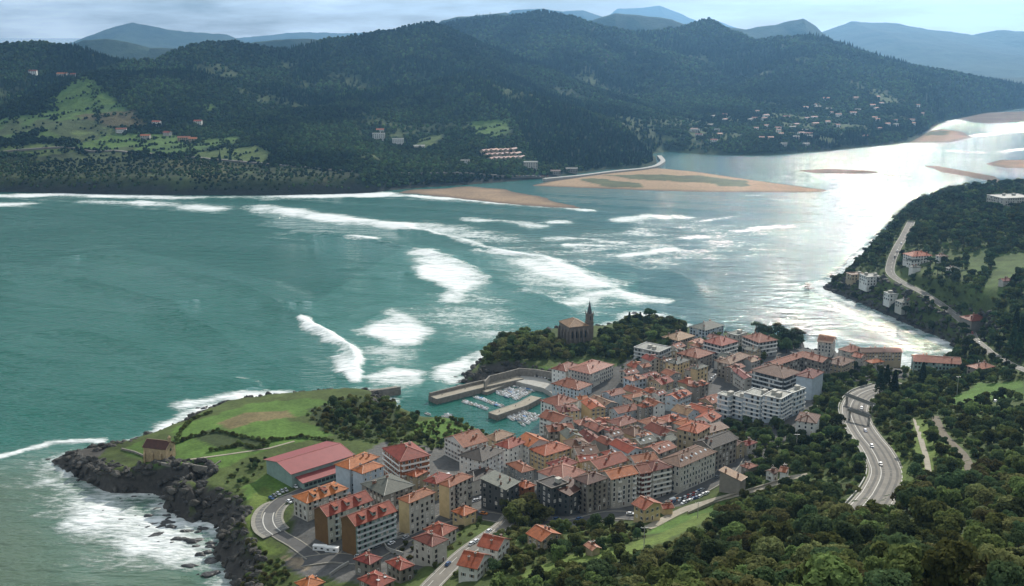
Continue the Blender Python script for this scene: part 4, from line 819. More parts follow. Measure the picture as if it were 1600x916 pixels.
for i in range(4):
    s = MB(); x = (i - 1.5) * L / 4.4; s.prism([(x-.7, -W/2-.12), (x+.7, -W/2-.12), (x+.7, -W/2+.02), (x-.7, -W/2+.02)], 6, 11); s.quad([(x-.7,-W/2-.1,11),(x+.7,-W/2-.1,11),(x,-W/2-.1,12.4)]); s.build('window', GLASS, chu)
tx, ty = L/2 + 2.2, -W/2 + 3; tw = MB(); tw.box(tx-2.7, tx+2.7, ty-2.7, ty+2.7, -5, 18); tw.box(tx-2.95, tx+2.95, ty-2.95, ty+2.95, 18, 18.6); tw.box(tx-2.5, tx+2.5, ty-2.5, ty+2.5, 18.6, 25); tw.box(tx-2.8, tx+2.8, ty-2.8, ty+2.8, 25, 25.6)
tow = tw.build('tower', CHS, chu)
for dx in (-2.4, 2.4):
    for dy in (-2.4, 2.4): s = MB(); s.prism([(tx+dx-.4,ty+dy-.4),(tx+dx+.4,ty+dy-.4),(tx+dx+.4,ty+dy+.4),(tx+dx-.4,ty+dy+.4)], 25.6, 28.4, taper=.1); s.build('pinnacle', CHS, tow)
s = MB(); s.prism([(tx+2.3*math.cos(t), ty+2.3*math.sin(t)) for t in np.linspace(0, 2*math.pi, 9)[:-1]], 25.6, 37, taper=.03); sp_ = s.build('spire', mat('spire_slate', (.06,.065,.07), .6, .2), tow)
s = MB(); s.tube((tx,ty,37),(tx,ty,39),.08); s.box(tx-.5,tx+.5,ty-.05,ty+.05,38.2,38.35); s.build('cross', RAILM, tow)
for rz in range(4):
    a = rz * math.pi / 2; s = MB(); s.box(-.5, .5, -2.56, -2.4, 20.2, 23.6); s.build('belfry_opening', GLASS, tow, (tx, ty, 0), a)
# ---------------------------------------------------------------- road surfaces, kerbs, markings
ASPH = mat('asphalt', (.085,.083,.08), .9, .2, .25); ASPHL = mat('worn_asphalt', (.165,.152,.13), .9, .22, .15); PAVEM = mat('paving', (.28,.25,.195), .9, .2, .3); PAINT = mat('road_paint', (.50,.49,.45), .7, .1); KERB = mat('kerb_stone', (.24,.225,.19), .9, .2)
def offs(line, o, dz=0.):
    t = np.gradient(line[:, :2], axis=0); t /= np.maximum(np.linalg.norm(t, axis=1, keepdims=True), 1e-6); n = np.stack([-t[:, 1], t[:, 0]], 1)
    return np.hstack([line[:, :2] + n * o, line[:, 2:] + dz])
def strip(name, line, o0, o1, dz, th, m, parent=None):
    a, b = offs(line, o0, dz), offs(line, o1, dz); n = len(line); v = np.vstack([a, b, a - [0, 0, th], b - [0, 0, th]]); f = []
    for i in range(n - 1):
        f += [(i+1, i, n+i, n+i+1), (i, i+1, 2*n+i+1, 2*n+i), (n+i+1, n+i, 3*n+i, 3*n+i+1)]
    f += [(0, 2*n, 3*n, n), (n-1, 2*n-1, 4*n-1, 3*n-1)]
    return obj(name, v, f, m, parent)
for rn, nm, m, kerb in (('highway','road',ASPHL,True),('street','road',ASPHL,True),('main_street','road',ASPH,True),('lane','lane',PAVEM,False),('headland_road','road',ASPHL,False),('harbour_street','road',ASPH,False),('hall_street','road',ASPH,True),('footpath','path',PAVEM,False),('track','path',mat('dirt', (.13,.11,.08), .95, .3),False)):
    ln, w = ROADS[rn]; r = strip(nm, ln, -w/2, w/2, 0, .8, m); tag(r, kind='structure')
    if kerb:
        for o in (-w/2 - .7, w/2): strip('kerb', ln, o, o + .7, .14, .9, KERB, r)
    if rn in ('highway', 'street', 'headland_road'):
        for o in ((-w*.46, w*.45) if rn != 'highway' else (-w*.46, -w*.17, w*.45)): strip('edge_line', ln, o, o + (.22 if rn != 'highway' else .28), .012, .008, PAINT, r)
        if rn == 'highway':
            for o in (-5.6, -2.2, 1.6, 4.8): strip('wheel_track', ln, o, o + 1.3, .006, .005, mat('worn_track', (.10,.094,.083), .9, .2, .1), r)
        for i in range(0, len(ln) - 3, 4 if rn != 'highway' else 400): strip('lane_dash', ln[i:i+3], w*.14 - .1, w*.14 + .15, .012, .008, PAINT, r)
# highway retaining wall and two footbridges
ln, w = ROADS['highway']
tag(strip('retaining_wall', ln[8:], -w/2 - 1.9, -w/2 - 1.3, .9, 4, CONC), 'pale concrete wall along the outer edge of the curving highway', 'wall')
for i, (pa, pb, lb) in enumerate((((1322,617),(1366,634),'concrete footbridge with pale stair landing over the highway'), ((1326,640),(1360,652),'narrow dark footbridge over the highway curve'))):
    k = int(np.argmin([np.hypot(proj(*q)[0] - (pa[0]+pb[0])/2, proj(*q)[1] - (pa[1]+pb[1])/2 - 10) for q in ln])); zb = ln[k, 2] + 6
    a, b = at(*pa, zb), at(*pb, zb); d = b - a; Lb = np.linalg.norm(d); ang = math.atan2(d[1], d[0]); e = empty('footbridge', ((a+b)/2)[:2].tolist() + [ln[k, 2]], ang); tag(e, lb, 'footbridge')
    s = MB(); s.box(-Lb/2, Lb/2, -1.3, 1.3, 5.4, 6); s.build('deck', CONC if i == 0 else STONE, e)
    for y in (-1.25, 1.2): s = MB(); s.box(-Lb/2, Lb/2, y, y + .06, 6, 7.1); s.build('railing', RAILM, e)
    for x in (-Lb/2 + 1, Lb/2 - 1): s = MB(); s.box(x - .4, x + .4, -.8, .8, -4, 5.4); s.build('pier', CONC, e)
# curved car park with bays
def pline(pts, up=0., step=3.):
    p = np.array([onland(*q) for q in pts]); out = [p[0]]
    for a, b in zip(p[:-1], p[1:]):
        k = max(1, int(np.linalg.norm(b - a) / step)); out += [a + (b - a) * j / k for j in range(1, k + 1)]
    return np.array(out)
def resample(p, n):
    s = np.concatenate([[0], np.cumsum(np.linalg.norm(np.diff(p, axis=0), axis=1))]); t = np.linspace(0, s[-1], n)
    return np.stack([np.interp(t, s, p[:, i]) for i in range(3)], 1)
def smooth(p, it=6):
    p = p.copy()
    for _ in range(it): p[1:-1] = (p[:-2] + 2*p[1:-1] + p[2:]) / 4
    return p
zc = float(hgt(*at(425, 815, 16)[:2])) + .55
outer = smooth(resample(np.array([at(*q, zc) for q in [(432,782),(414,787),(402,796),(395,808),(394,820),(399,832),(413,841)]]), 40)); inner = smooth(resample(np.array([at(*q, zc) for q in [(455,786),(447,793),(443,801),(442,810),(446,819),(452,825)]]), 40))
v = np.vstack([outer, inner, outer - [0,0,4], inner - [0,0,4]]); n = 40; f = []
for i in range(n-1): f += [(i, i+1, n+i+1, n+i), (i+1, i, 2*n+i, 2*n+i+1), (n+i, n+i+1, 3*n+i+1, 3*n+i)]
f += [(0, n, 3*n, 2*n), (2*n-1, n-1, 3*n-1, 4*n-1)]
lot = obj('car_park', v, f, mat('car_park_asphalt', (.13,.128,.12), .9, .2, .2)); tag(lot, kind='structure')
for t, w_ in ((.02, 2.2), (.34, .5), (.66, .5), (.97, 1.2)):
    l = outer * (1-t) + inner * t; strip('kerb' if w_ > 1 else 'bay_line', l, -w_/2, w_/2, .16 if w_ > 1 else .02, .15 if w_ > 1 else .015, KERB if w_ > 1 else PAINT, lot)
for k in range(1, 39, 3):
    for t0, t1 in ((.05, .26), (.74, .93)):
        p0 = outer[k]*(1-t0) + inner[k]*t0; p1 = outer[k]*(1-t1) + inner[k]*t1; strip('bay_line', np.array([p0, p1]), -.06, .06, .02, .015, PAINT, lot)
# ---------------------------------------------------------------- harbour works
def pier(name, pts, w, z, label, parapet=None, zb=-4.):
    l = np.array([at(*q, z) for q in pts]); l = resample(l, max(6, int(len(pts) * 4)))
    t = np.gradient(l[:, :2], axis=0); e = empty(name, l[len(l)//2].tolist()[:2] + [0.]); tag(e, label, 'pier'); l0 = l - [e.location.x, e.location.y, 0]
    strip('deck', l0, -w/2, w/2, 0, z - zb, STONE, e)
    strip('coping', l0, -w/2 - .1, -w/2 + .8, .18, .17, KERB, e); strip('coping', l0, w/2 - .8, w/2 + .1, .18, .17, KERB, e); strip('paving', l0, -w/2 + .9, w/2 - .9, .06, .05, PAVEM, e)
    if parapet: strip('parapet', l0, parapet[0], parapet[0] + 1.3, parapet[1], parapet[1] - .07, STONE, e)
    for i in range(2, len(l0) - 1, 5):
        s = MB(); q = l0[i]; s.tube((q[0], q[1], q[2]), (q[0], q[1], q[2] + .9), .25, .32, n=8); s.build('bollard', RAILM, e)
pier('pier', [(676,621),(700,615),(740,605),(780,596),(812,589)], 11, 4.2, 'long outer breakwater with raised sea wall beside the church lawn', (3.4, 2.4))
pier('pier', [(757,612),(780,603),(806,593)], 5, 2.4, 'narrow landing stage along the inner face of the breakwater')
pier('pier', [(770,647),(790,640),(815,632),(838,620)], 9, 4.0, 'inner stone mole with pale top between the boat basins')
pier('pier', [(570,613),(598,610),(623,606)], 9, 4.2, 'short stone pier at the tip of the meadow headland', (-4.2, 2.0))
qz = 3.6; q = [at(*p, qz) for p in [(800,594),(818,586),(866,592),(905,600),(900,625),(872,640),(850,655),(846,640),(866,627),(862,614),(848,606),(818,599)]]
s = MB(); s.prism([(p[0], p[1]) for p in q][::-1], -4, qz); o = s.build('quay', CONC); tag(o, kind='structure')
q = [at(*p, 4.2) for p in [(846,655),(858,645),(885,668),(872,690),(842,700),(800,706),(778,700),(800,697),(836,690),(850,675)]]
s = MB(); s.prism([(p[0], p[1]) for p in q][::-1], -4, 4.2); o = s.build('quay', CONC); tag(o, kind='structure')
def wall(pts, w, h, m, label, depth=3., onz=None):
    l = np.array([at(*p, onz) for p in pts]) if onz is not None else pline(pts); l = resample(l, max(4, len(l))); c = l[len(l)//2]; o = strip('stone_wall', l - c, -w/2, w/2, h, h + depth, m); o.location = c; tag(o, label, 'wall'); return o
wall([(757,598),(760,590),(775,588),(800,580),(818,576),(850,581),(885,588),(918,594)], 1.2, 1.0, STONE, 'tall retaining wall below the church lawn, above the quay', 9, 8.6)
wall([(190,703),(210,708),(228,716),(250,726),(268,730)], .8, 1.2, STONE, 'low cliff-edge wall beside the chapel')
wall([(285,727),(330,734),(345,722)], .8, 1.2, STONE, 'low wall along the cliff edge of the chapel meadow')
wall([(630,868),(606,862),(598,850),(640,838)], .5, 1.6, CONC, 'pale garden wall round the villa garden')
wall([(515,902),(535,888),(545,882)], .5, 1.6, CONC, 'pale garden wall beside the street-corner lawn')
wall([(1075,803),(1120,783),(1185,764),(1235,748)], .7, 1.1, PAVEM, 'pale parapet wall along the railway lane')
strip_l = pline([(282,721),(320,716),(360,711),(420,702),(460,690)]); tag(strip('path', strip_l + [0,0,.12], -.9, .9, .1, .4, PAVEM), kind='structure')
# ---------------------------------------------------------------- boats
def hull_mesh(Lb, Wb, c0, c1):
    s = MB(); st = [(-.5,.82,0),(-.25,1,0),(.1,.98,.03),(.32,.66,.10),(.45,.28,.18),(.5,.03,.22)]; n = len(st)
    for x, w, up in st:
        for y, z in ((-w*.5*Wb, .62+up), (-w*.38*Wb, -.15), (w*.38*Wb, -.15), (w*.5*Wb, .62+up), (w*.40*Wb, .60+up), (w*.34*Wb, .28+up*.5), (-w*.34*Wb, .28+up*.5), (-w*.40*Wb, .60+up)): s.v.append((x*Lb, y, z))
    for i in range(n-1):
        for k in range(8): s.f.append((i*8+k, i*8+(k+1)%8, (i+1)*8+(k+1)%8, (i+1)*8+k)); s.m.append(1 if k in (4, 5, 6) else 0)
    s.f += [tuple(range(7, -1, -1)), tuple((n-1)*8+k for k in range(8))]; s.m += [0, 0]
    return s.mesh('hull', [c0, c1])
HUL = [mat('hull_white', (.78,.79,.80), .35, .05, spec=.5), mat('hull_blue', (.08,.18,.33), .35, .05, spec=.5), mat('hull_cream', (.62,.58,.48), .4, .05), mat('hull_green', (.08,.22,.16), .4, .05)]; DECK = mat('boat_deck', (.30,.29,.27), .7, .15, objvar=.3)
HM = [hull_mesh(5.4, 2.1, h, DECK) for h in HUL]; s = MB(); s.prism([(-.6,-.65),(.9,-.5),(.9,.5),(-.6,.65)], .3, 1.35, taper=.8); CAB = s.mesh('cabin', [HUL[0]]); s = MB(); s.prism([(.35,-.42),(.78,-.36),(.78,.36),(.35,.42)], 1.0, 1.36, taper=.9); CABG = s.mesh('cabin_glass', [GLASS])
s = MB(); s.box(-2.95,-2.6,-.2,.2,.2,1.05); s.box(-2.85,-2.7,-.08,.08,-.3,.2); OUTB = s.mesh('outboard', [RAILM]); s = MB(); [s.box(x, x+.3, -.8, .8, .5, .58) for x in (-1.6, -.3, .9)]; BENCH = s.mesh('thwart', [WOODM]); s = MB(); s.prism([(-2.5,-.9),(1.4,-.85),(1.4,.85),(-2.5,.9)], .62, .85, taper=.9); TARP = [s.mesh('cover', [mat('tarp_blue', (.06,.16,.36), .6, .1)])]
BN = ['white', 'blue', 'cream', 'green']
def boat(x, y, rz, where, sc=1.):
    k = random.choices([0, 1, 2, 3], [.84, .06, .06, .04])[0]; v = random.choices(['open', 'cabin', 'covered'], [.45, .5, .05])[0]
    e = empty('boat', (x, y, 0), rz); e.scale = (sc, sc, sc); tag(e, f'small {BN[k]} {v} boat {where}', 'boat', f'{BN[k]} {v} boats {where}')
    inst('hull', HM[k], e)
    if v == 'cabin': inst('cabin_glass', CABG, inst('cabin', CAB, e))
    elif v == 'open': inst('thwart', BENCH, e)
    else: inst('cover', TARP[0], e)
    inst('outboard', OUTB, e)
def basin(c, nu, nv, where, skip=.1):
    P = [at(*q, 0) for q in c]; d = P[3] - P[0]; rz = math.atan2(d[1], d[0])
    for i in range(nu):
        for j in range(nv):
            if random.random() < skip: continue
            u, w = (i + .5) / nu, (j + .5) / nv; p = P[0]*(1-u)*(1-w) + P[1]*u*(1-w) + P[2]*u*w + P[3]*(1-u)*w
            boat(p[0] + random.uniform(-.25, .25), p[1] + random.uniform(-.6, .6), rz + random.uniform(-.1, .1) + (math.pi if j % 2 else 0), where, random.uniform(.85, 1.12))
basin([(768,614),(806,603),(835,611),(807,626)], 11, 6, 'packed in the inner basin under the quay')
basin([(722,629),(726,626),(763,638),(759,641)], 2, 11, 'in the outer double row off the mole', .04)
basin([(741,622),(746,620),(786,633),(781,637)], 2, 12, 'in the outer double row off the mole', .04)
basin([(790,652),(818,642),(846,651),(820,667)], 10, 5, 'in the basin between the mole and the harbour houses')
for px, py in ((669,648),(700,649),(696,652)): p = at(px, py, 0); boat(p[0], p[1], random.uniform(0, 6), 'alone at the harbour mouth', 1.2)
# ---------------------------------------------------------------- vehicles
def car_mesh(col, kind):
    s = MB(); H_, L_, W_ = (.78, 2.1, .86) if kind == 'car' else (1.0, 2.4, .95)
    s.prism([(-L_,-W_),(L_,-W_*.94),(L_,W_*.94),(-L_,W_)], .28, .62); s.prism([(-L_*.99,-W_*.98),(L_*.97,-W_*.9),(L_*.97,W_*.9),(-L_*.99,W_*.98)], .62, H_ + .1, taper=.96)
    if kind == 'car': s.prism([(-1.35,-.62),(.45,-.62),(.45,.62),(-1.35,.62)], 1.36, 1.44, taper=.95)
    else: s.prism([(-2.35,-.9),(1.3,-.9),(1.3,.9),(-2.35,.9)], 1.1, 2.1, taper=.93)
    return s.mesh('body', [col])
CC = dict(white=(.75,.76,.77), silver=(.45,.46,.48), black=(.02,.02,.022), red=(.35,.04,.03), blue=(.05,.1,.22), grey=(.16,.17,.18), orange=(.55,.2,.04))
CB = {k: car_mesh(mat('paint_' + k, v, .28, .03, spec=.6), 'car') for k, v in CC.items()}; VB = car_mesh(mat('paint_white', (.75,.76,.77)), 'van')
s = MB(); s.prism([(-1.75,-.78),(1.0,-.78),(1.0,.78),(-1.75,.78)], .86, 1.38, taper=.78); CG = s.mesh('glazing', [GLASS]); s = MB(); s.prism([(1.2,-.85),(1.75,-.8),(1.75,.8),(1.2,.85)], 1.0, 1.7, taper=.8); VG = s.mesh('glazing', [GLASS])
s = MB(); s.tube((0,-.1,0),(0,.1,0),.32,n=10); s.tube((0,-.11,0),(0,.11,0),.17,n=8,m=1); WH = s.mesh('wheel', [mat('tyre', (.02,.02,.02), .9), STEEL])
def car(p, rz, where, kind='car', col=None):
    col = col or random.choices(list(CC), [.32, .2, .1, .12, .1, .12, .04])[0]; e = empty('parked_van' if kind == 'van' else 'car' if 'driving' in where else 'parked_car', (p[0], p[1], p[2] + .03), rz)
    tag(e, f'{col} {kind} {where}', kind, f'{col} {kind}s {where}'); inst('body', VB if kind == 'van' else CB[col], e); inst('glazing', VG if kind == 'van' else CG, e)
    for x in (-1.3, 1.35):
        for y in (-.8, .8): inst('wheel', WH, e, (x, y, .32))
def along(rn, px, py):
    l, w = ROADS[rn]; p = onland(px, py); k = int(np.argmin(np.hypot(l[:, 0] - p[0], l[:, 1] - p[1]))); k = min(max(k, 1), len(l) - 2); t = l[k+1] - l[k-1]
    return p, math.atan2(t[1], t[0]), l[k, 2]
for rn, where, L_, rot in (('hall_street', 'parked nose-in beside the sports hall', [(424,781),(429,777),(435,774),(441,771),(447,768),(452,786),(458,784),(462,763),(470,760),(478,758),(486,755),(493,752)], 1.2), ('main_street', 'parked on the main street below the terrace', [(560,872),(590,858),(612,852),(634,842),(745,803),(756,806),(870,814),(905,814),(930,812),(985,805),(1012,800),(1120,748),(1128,740)], 0),
  ('street', 'parked along the sloping roadside houses', [(737,853),(744,848),(700,884),(764,832)], 0), ('headland_road', 'driving on the headland road', [(1408,382),(1402,394),(1398,402),(1519,522),(1530,538)], 0), ('highway', 'driving round the highway curve', [(1352,676),(1346,640),(1376,728),(1362,700)], 0)):
    for px, py in L_:
        p, a, z = along(rn, px, py); p[2] = max(z, float(hgt(p[0], p[1]))) + .02; car(p, a + rot, where)
for (x0, y0, x1, y1, n, where) in ((1062,783,1096,768,9,'in the car park below the skylit block'),(1068,788,1104,773,8,'in the car park below the skylit block'),(1042,790,1058,783,4,'beside the cream chalet'),(735,788,752,780,4,'on the forecourt of the yellow-ended block'),(838,592,880,598,9,'on the quay under the lawn wall'),(1106,600,1118,588,5,'beside the tall cream blocks'),(655,845,668,853,0,''),(1555,628,1585,640,3,'in the garden clearing by the pines')):
    for i in range(n):
        t = i / max(n-1, 1); p = onland(x0 + (x1-x0)*t, y0 + (y1-y0)*t); p[2] = max(p[2], qz if 830 < x0 < 890 else 0); car(p, random.choice([.9, 1.0, -2.2]), where)
for px, py, w_ in ((575,898,'van'),(1052,784,'van'),(700,746,'van')): p = onland(px, py); car(p, .6, 'parked alone at the kerb', 'van', 'white')
for i, (px, py) in enumerate(((500,862),(519,864))):
    p = onland(px, py); e = empty('caravan', (p[0], p[1], p[2]), R(-8)); tag(e, ('white caravan with raised awning roof by the brown block', 'long white caravan parked against the brown block')[i], 'caravan')
    s = MB(); s.prism([(-3.4,-1.2),(3.4,-1.2),(3.4,1.2),(-3.4,1.2)], .5, 2.9, taper=.97); s.build('body', HUL[0], e); s = MB(); s.box(-3.5,3.5,-1.25,1.25,2.9,3.02); s.build('roof', WHITE, e)
    for x in (-1.8, 1.4): s = MB(); s.box(x-.6,x+.6,-1.24,-1.1,1.4,2.2); s.build('window', GLASS, e)
    for y in (-1.05, 1.05): inst('wheel', WH, e, (0, y, .32))
# ---------------------------------------------------------------- rocks in the surf
WET = mat('wet_rock', (.035,.034,.032), .45, .4, .3, .2, spec=.5, bump=.8, bscale=1.2); RKM = []
for k in range(7):
    bm = bmesh.new(); bmesh.ops.create_icosphere(bm, subdivisions=3, radius=1)
    for v in bm.verts:
        n = np.array(v.co); d = 1 + .35 * math.sin(n[0]*3.1 + k*1.7) * math.cos(n[1]*2.7 + k) + random.uniform(-.13, .13); v.co = Vector((n[0]*d*1.5, n[1]*d*.85, n[2]*d*.55))
    me = bpy.data.meshes.new('rock'); bm.to_mesh(me); bm.free(); me.materials.append(WET); RKM.append(me)
for (poly, n, s0, s1, lb) in (([(150,772),(215,775),(290,790),(340,840),(345,905),(290,895),(250,850),(160,800)], 60, 1.0, 4.2, 'dark wet rock in the white surf below the chapel cliff'), ([(70,718),(100,705),(140,712),(130,755),(90,745)], 12, 1.5, 4, 'dark rock at the tip of the chapel headland'),
  ([(1252,436),(1275,446),(1270,456),(1258,450)], 10, 1.5, 4, 'dark rock off the wooded point'), ([(960,495),(990,482),(1010,485),(985,500)], 8, 1.5, 3.5, 'dark rock on the shore behind the tall pine'), ([(300,640),(360,622),(420,618),(380,632)], 14, 1.5, 4, 'dark rock in the surf behind the meadow'), ([(710,590),(735,574),(725,600),(714,606)], 8, 1.5, 3.2, 'dark rock under the church point')):
    i = 0
    while i < n:
        px, py = random.uniform(min(p[0] for p in poly), max(p[0] for p in poly)), random.uniform(min(p[1] for p in poly), max(p[1] for p in poly))
        if not inpoly(px, py, poly): continue
        p = at(px, py, 0); sc = random.uniform(s0, s1) * random.random() ** .6; i += 1
        o = inst('rock', random.choice(RKM), None, (p[0], p[1], max(float(hgt(p[0], p[1])), -.3) + .1), (random.uniform(-.2, .2), random.uniform(-.2, .2), R(15) + random.uniform(-.5, .5)), (sc, sc, sc * random.uniform(.6, 1))); sz_ = 'massive' if sc > 3 else 'big' if sc > 2.2 else 'middling' if sc > 1.4 else 'small'; tag(o, f'{sz_} {lb}', 'rock', f'{sz_} rocks, {lb[5:]}')
# broken rock faces of the cliffs
cm = (SD > -6) & (SD < 34) & (slope > .42) & (Z > -1) & ~harb; cm |= rocky & (SD > -7) & (SD < 16)
ci = np.argwhere(cm); ci = ci[rng.random(len(ci)) < .55]; kcol = bpy.data.collections.new('rock_sources')
for i, me in enumerate(RKM): m2 = me.copy(); m2.materials.clear(); m2.materials.append(mat('cliff_rock', (.062,.058,.050), .85, .45, .3, .3, bump=.7, bscale=1.1)); kcol.objects.link(bpy.data.objects.new(f'rock_source_{i}', m2))
CLIFF = (np.stack([X[ci[:,0], ci[:,1]] + rng.uniform(-1.4, 1.4, len(ci)), Y[ci[:,0], ci[:,1]] + rng.uniform(-1.4, 1.4, len(ci)), Z[ci[:,0], ci[:,1]] - .2], 1), rng.uniform(.7, 2.6, len(ci)) ** 1.1, rng.uniform(.7, 1.8, len(ci)), rng.integers(0, 7, len(ci)))
# ---------------------------------------------------------------- poles and masts
for px, py, h, lb in ((1495,618,14,'tall power pole with crossarm among the valley trees'),(1006,862,12,'power pole with crossarm on the wooded slope'),(991,800,9,'wooden pole beside the cream chalet garden'),(1244,705,11,'power pole in the ravine below the lone white house'),(1090,810,9,'wooden pole beside the railway lane')):
    p = onland(px, py); e = empty('power_pole', p.tolist()); tag(e, lb, 'pole'); s = MB(); s.tube((0,0,-1),(0,0,h),.22,.13,8); s.build('post', CONC, e); s = MB(); s.box(-1.6,1.6,-.08,.08,h-.9,h-.72); s.build('crossarm', STEEL, e)
    for x in (-1.4, 0, 1.4): s = MB(); s.tube((x,0,h-.7),(x,0,h-.3),.07,n=6); s.build('insulator', WHITE, e)
# ---------------------------------------------------------------- houses and road across the water
def far_house(px, py, L, W, h, ang, rk, wk, label, group=None, kind='gable'):
    p = onhill(px, py); e = empty('house' if L < 25 else 'long_house', (p[0], p[1], p[2]), ang); tag(e, label, 'house', group)
    r, zf = roof_parts(e, L, W, h, kind, True, .4, rk, .6); s = MB(); s.box(-L/2, L/2, -W/2, W/2, -5, h - .02)
    if kind == 'gable':
        for sx in (-1, 1): s.quad([(sx*L/2, -W/2, h-.02), (sx*L/2, W/2, h-.02), (sx*L/2, 0, zf(0,0)-.24)])
    s.build('wall', WM[wk], e)
    for st in range(max(1, int(h // 3))):
        for j in range(max(2, int(L // 4))): inst('window', WIN['n'], e, ((j + .5) / max(2, int(L // 4)) * L - L/2, -W/2, st*3 + 1), 0, (1.2, 1, 1))
for i, (px, py, L) in enumerate([(245,196,16),(190,208,20),(228,217,18),(262,212,14),(288,220,24),(302,222,15),(310,195,16),(52,116,18),(98,120,26),(116,121,14)]):
    far_house(px, py, L, 11, 6.5, random.uniform(-.3, .3), ['red','rust','orange'][i % 3], ['white','pale','beige'][(i//2) % 3], ['red-roofed farmhouse nearest the brown field across the bay','farmhouse at the edge of the lower green fields','long farmhouse between two green fields','farmhouse in the middle of the roadside hamlet','longest white barn of the roadside hamlet','last farmhouse of the roadside hamlet','lone white farmhouse under the forest edge','white farmhouse high beside the steep fields','long red-roofed farmhouse at the top of the fields','small house beside the top farmhouse'][i])
far_house(592,219,26,14,13,.1,'slab','white','white apartment block on the wooded slope across the bay, upper one',kind='flat'); far_house(622,227,24,14,13,.1,'slab','white','white apartment block on the wooded slope across the bay, lower one',kind='flat'); far_house(594,207,16,10,6,.1,'red','white','red-roofed villa above the white apartment blocks')
far_house(829,264,26,14,13,0,'slab','pale','pale apartment block at the foot of the pine spur',kind='flat'); far_house(727,256,16,10,6,0,'grey','white','white house in the trees above the beach road'); far_house(868,273,18,11,6,0,'brown','stone','dark beach house beside the car park'); far_house(893,270,22,11,7,0,'grey','stone','grey-roofed beach house next to the dunes'); far_house(655,232,22,10,5,.2,'slab','pale','low pale building beside the bright slope meadow')
for r_i in range(7):
    for j in range(3): far_house(757 + r_i*7.5 + j*6, 240 + j*6 - r_i*.3, 22, 9, 6, R(62), 'rust', 'beige', 'rust-roofed house in the terraced estate above the beach road', 'terraced estate houses above the beach')
VP = [(1055,205),(1110,185),(1180,165),(1300,155),(1400,150),(1450,170),(1430,200),(1380,215),(1280,228),(1200,232),(1120,228)]; i = 0
while i < 62:
    px, py = random.uniform(1055, 1450), random.uniform(150, 232)
    if not inpoly(px, py, VP): continue
    k = i % 4; far_house(px, py, random.uniform(10, 18), 9, 6, random.uniform(-.6, .6), ['rust','orange','grey','pink'][k], ['white','white','pale','beige'][k], ['white house with rust roof scattered on the far estuary slope','white house with orange roof scattered on the far estuary slope','pale house with grey roof scattered on the far estuary slope','beige house with salmon roof scattered on the far estuary slope'][k], f'far estuary houses {RW[["rust","orange","grey","pink"][k]]}'); i += 1
p = np.array([onhill(*q) for q in [(-30,243),(40,236),(110,232),(180,236),(260,244),(330,250),(400,256),(480,262),(545,268),(620,272),(700,272),(780,276),(850,279)]]); l = resample(p, 160); l[:, 2] = hhgt(l[:, 0], l[:, 1])
l[:, 2] = np.maximum(l[:, 2], np.maximum(hhgt(l[:, 0], l[:, 1] - 5), hhgt(l[:, 0], l[:, 1] + 5))); l = smooth(l, 3); tag(strip('road', l, -4, 4, 1.0, 5, ASPHL), kind='structure')
p = np.array([at(*q, 5) for q in [(850,279),(905,274),(960,267),(1005,263),(1026,259),(1037,251),(1030,243)]]); tag(strip('road', smooth(resample(p, 60)), -5, 5, 0, 8, CONC), kind='structure')
for i in range(16):
    px = 812 + i * 2.9; p = onhill(px, 277.5); p[2] += 1.2; car((p[0], p[1] - 4, p[2] + .6), random.uniform(-.2, .2) + 1.57, 'in the row parked by the far beach road')
# ---------------------------------------------------------------- trees
def leaf_mat(name, col, var=.55, patch=0.):
    m, N, L, b = nodes(name); out = [n for n in N if n.type == 'OUTPUT_MATERIAL'][0]; N.remove(b)
    oi = N.new('ShaderNodeObjectInfo'); g = N.new('ShaderNodeNewGeometry'); r2 = N.new('ShaderNodeMapRange'); r2.inputs[3].default_value = 1 - var; r2.inputs[4].default_value = 1 + var; L.new(oi.outputs['Random'], r2.inputs[0])
    nz = N.new('ShaderNodeTexNoise'); nz.inputs['Scale'].default_value = .35; nz.inputs['Detail'].default_value = 3; L.new(g.outputs['Position'], nz.inputs['Vector'])
    m3 = N.new('ShaderNodeMapRange'); m3.inputs[1].default_value = .3; m3.inputs[2].default_value = .7; m3.inputs[3].default_value = .65; m3.inputs[4].default_value = 1.35; L.new(nz.outputs[0], m3.inputs[0])
    mu = N.new('ShaderNodeMath'); mu.operation = 'MULTIPLY'; L.new(r2.outputs[0], mu.inputs[0]); L.new(m3.outputs[0], mu.inputs[1])
    if patch:
        n4 = N.new('ShaderNodeTexNoise'); n4.inputs['Scale'].default_value = .0045; n4.inputs['Detail'].default_value = 4; L.new(g.outputs['Position'], n4.inputs['Vector']); m4 = N.new('ShaderNodeMapRange'); m4.inputs[1].default_value = .4; m4.inputs[2].default_value = .6; m4.inputs[3].default_value = 1 - patch; m4.inputs[4].default_value = 1 + patch; L.new(n4.outputs[0], m4.inputs[0]); m5 = N.new('ShaderNodeMath'); m5.operation = 'MULTIPLY'; L.new(mu.outputs[0], m5.inputs[0]); L.new(m4.outputs[0], m5.inputs[1]); mu = m5
    hs = N.new('ShaderNodeHueSaturation'); hs.inputs['Color'].default_value = (*col, 1); L.new(mu.outputs[0], hs.inputs['Value'])
    mh = N.new('ShaderNodeMapRange'); mh.inputs[3].default_value = .46; mh.inputs[4].default_value = .525; L.new(oi.outputs['Random'], mh.inputs[0]); L.new(mh.outputs[0], hs.inputs['Hue'])
    d = N.new('ShaderNodeBsdfDiffuse'); t = N.new('ShaderNodeBsdfTranslucent'); mx = N.new('ShaderNodeMixShader'); mx.inputs[0].default_value = .34
    L.new(hs.outputs[0], d.inputs[0]); L.new(hs.outputs[0], t.inputs[0]); L.new(d.outputs[0], mx.inputs[1]); L.new(t.outputs[0], mx.inputs[2]); L.new(mx.outputs[0], out.inputs[0]); return m
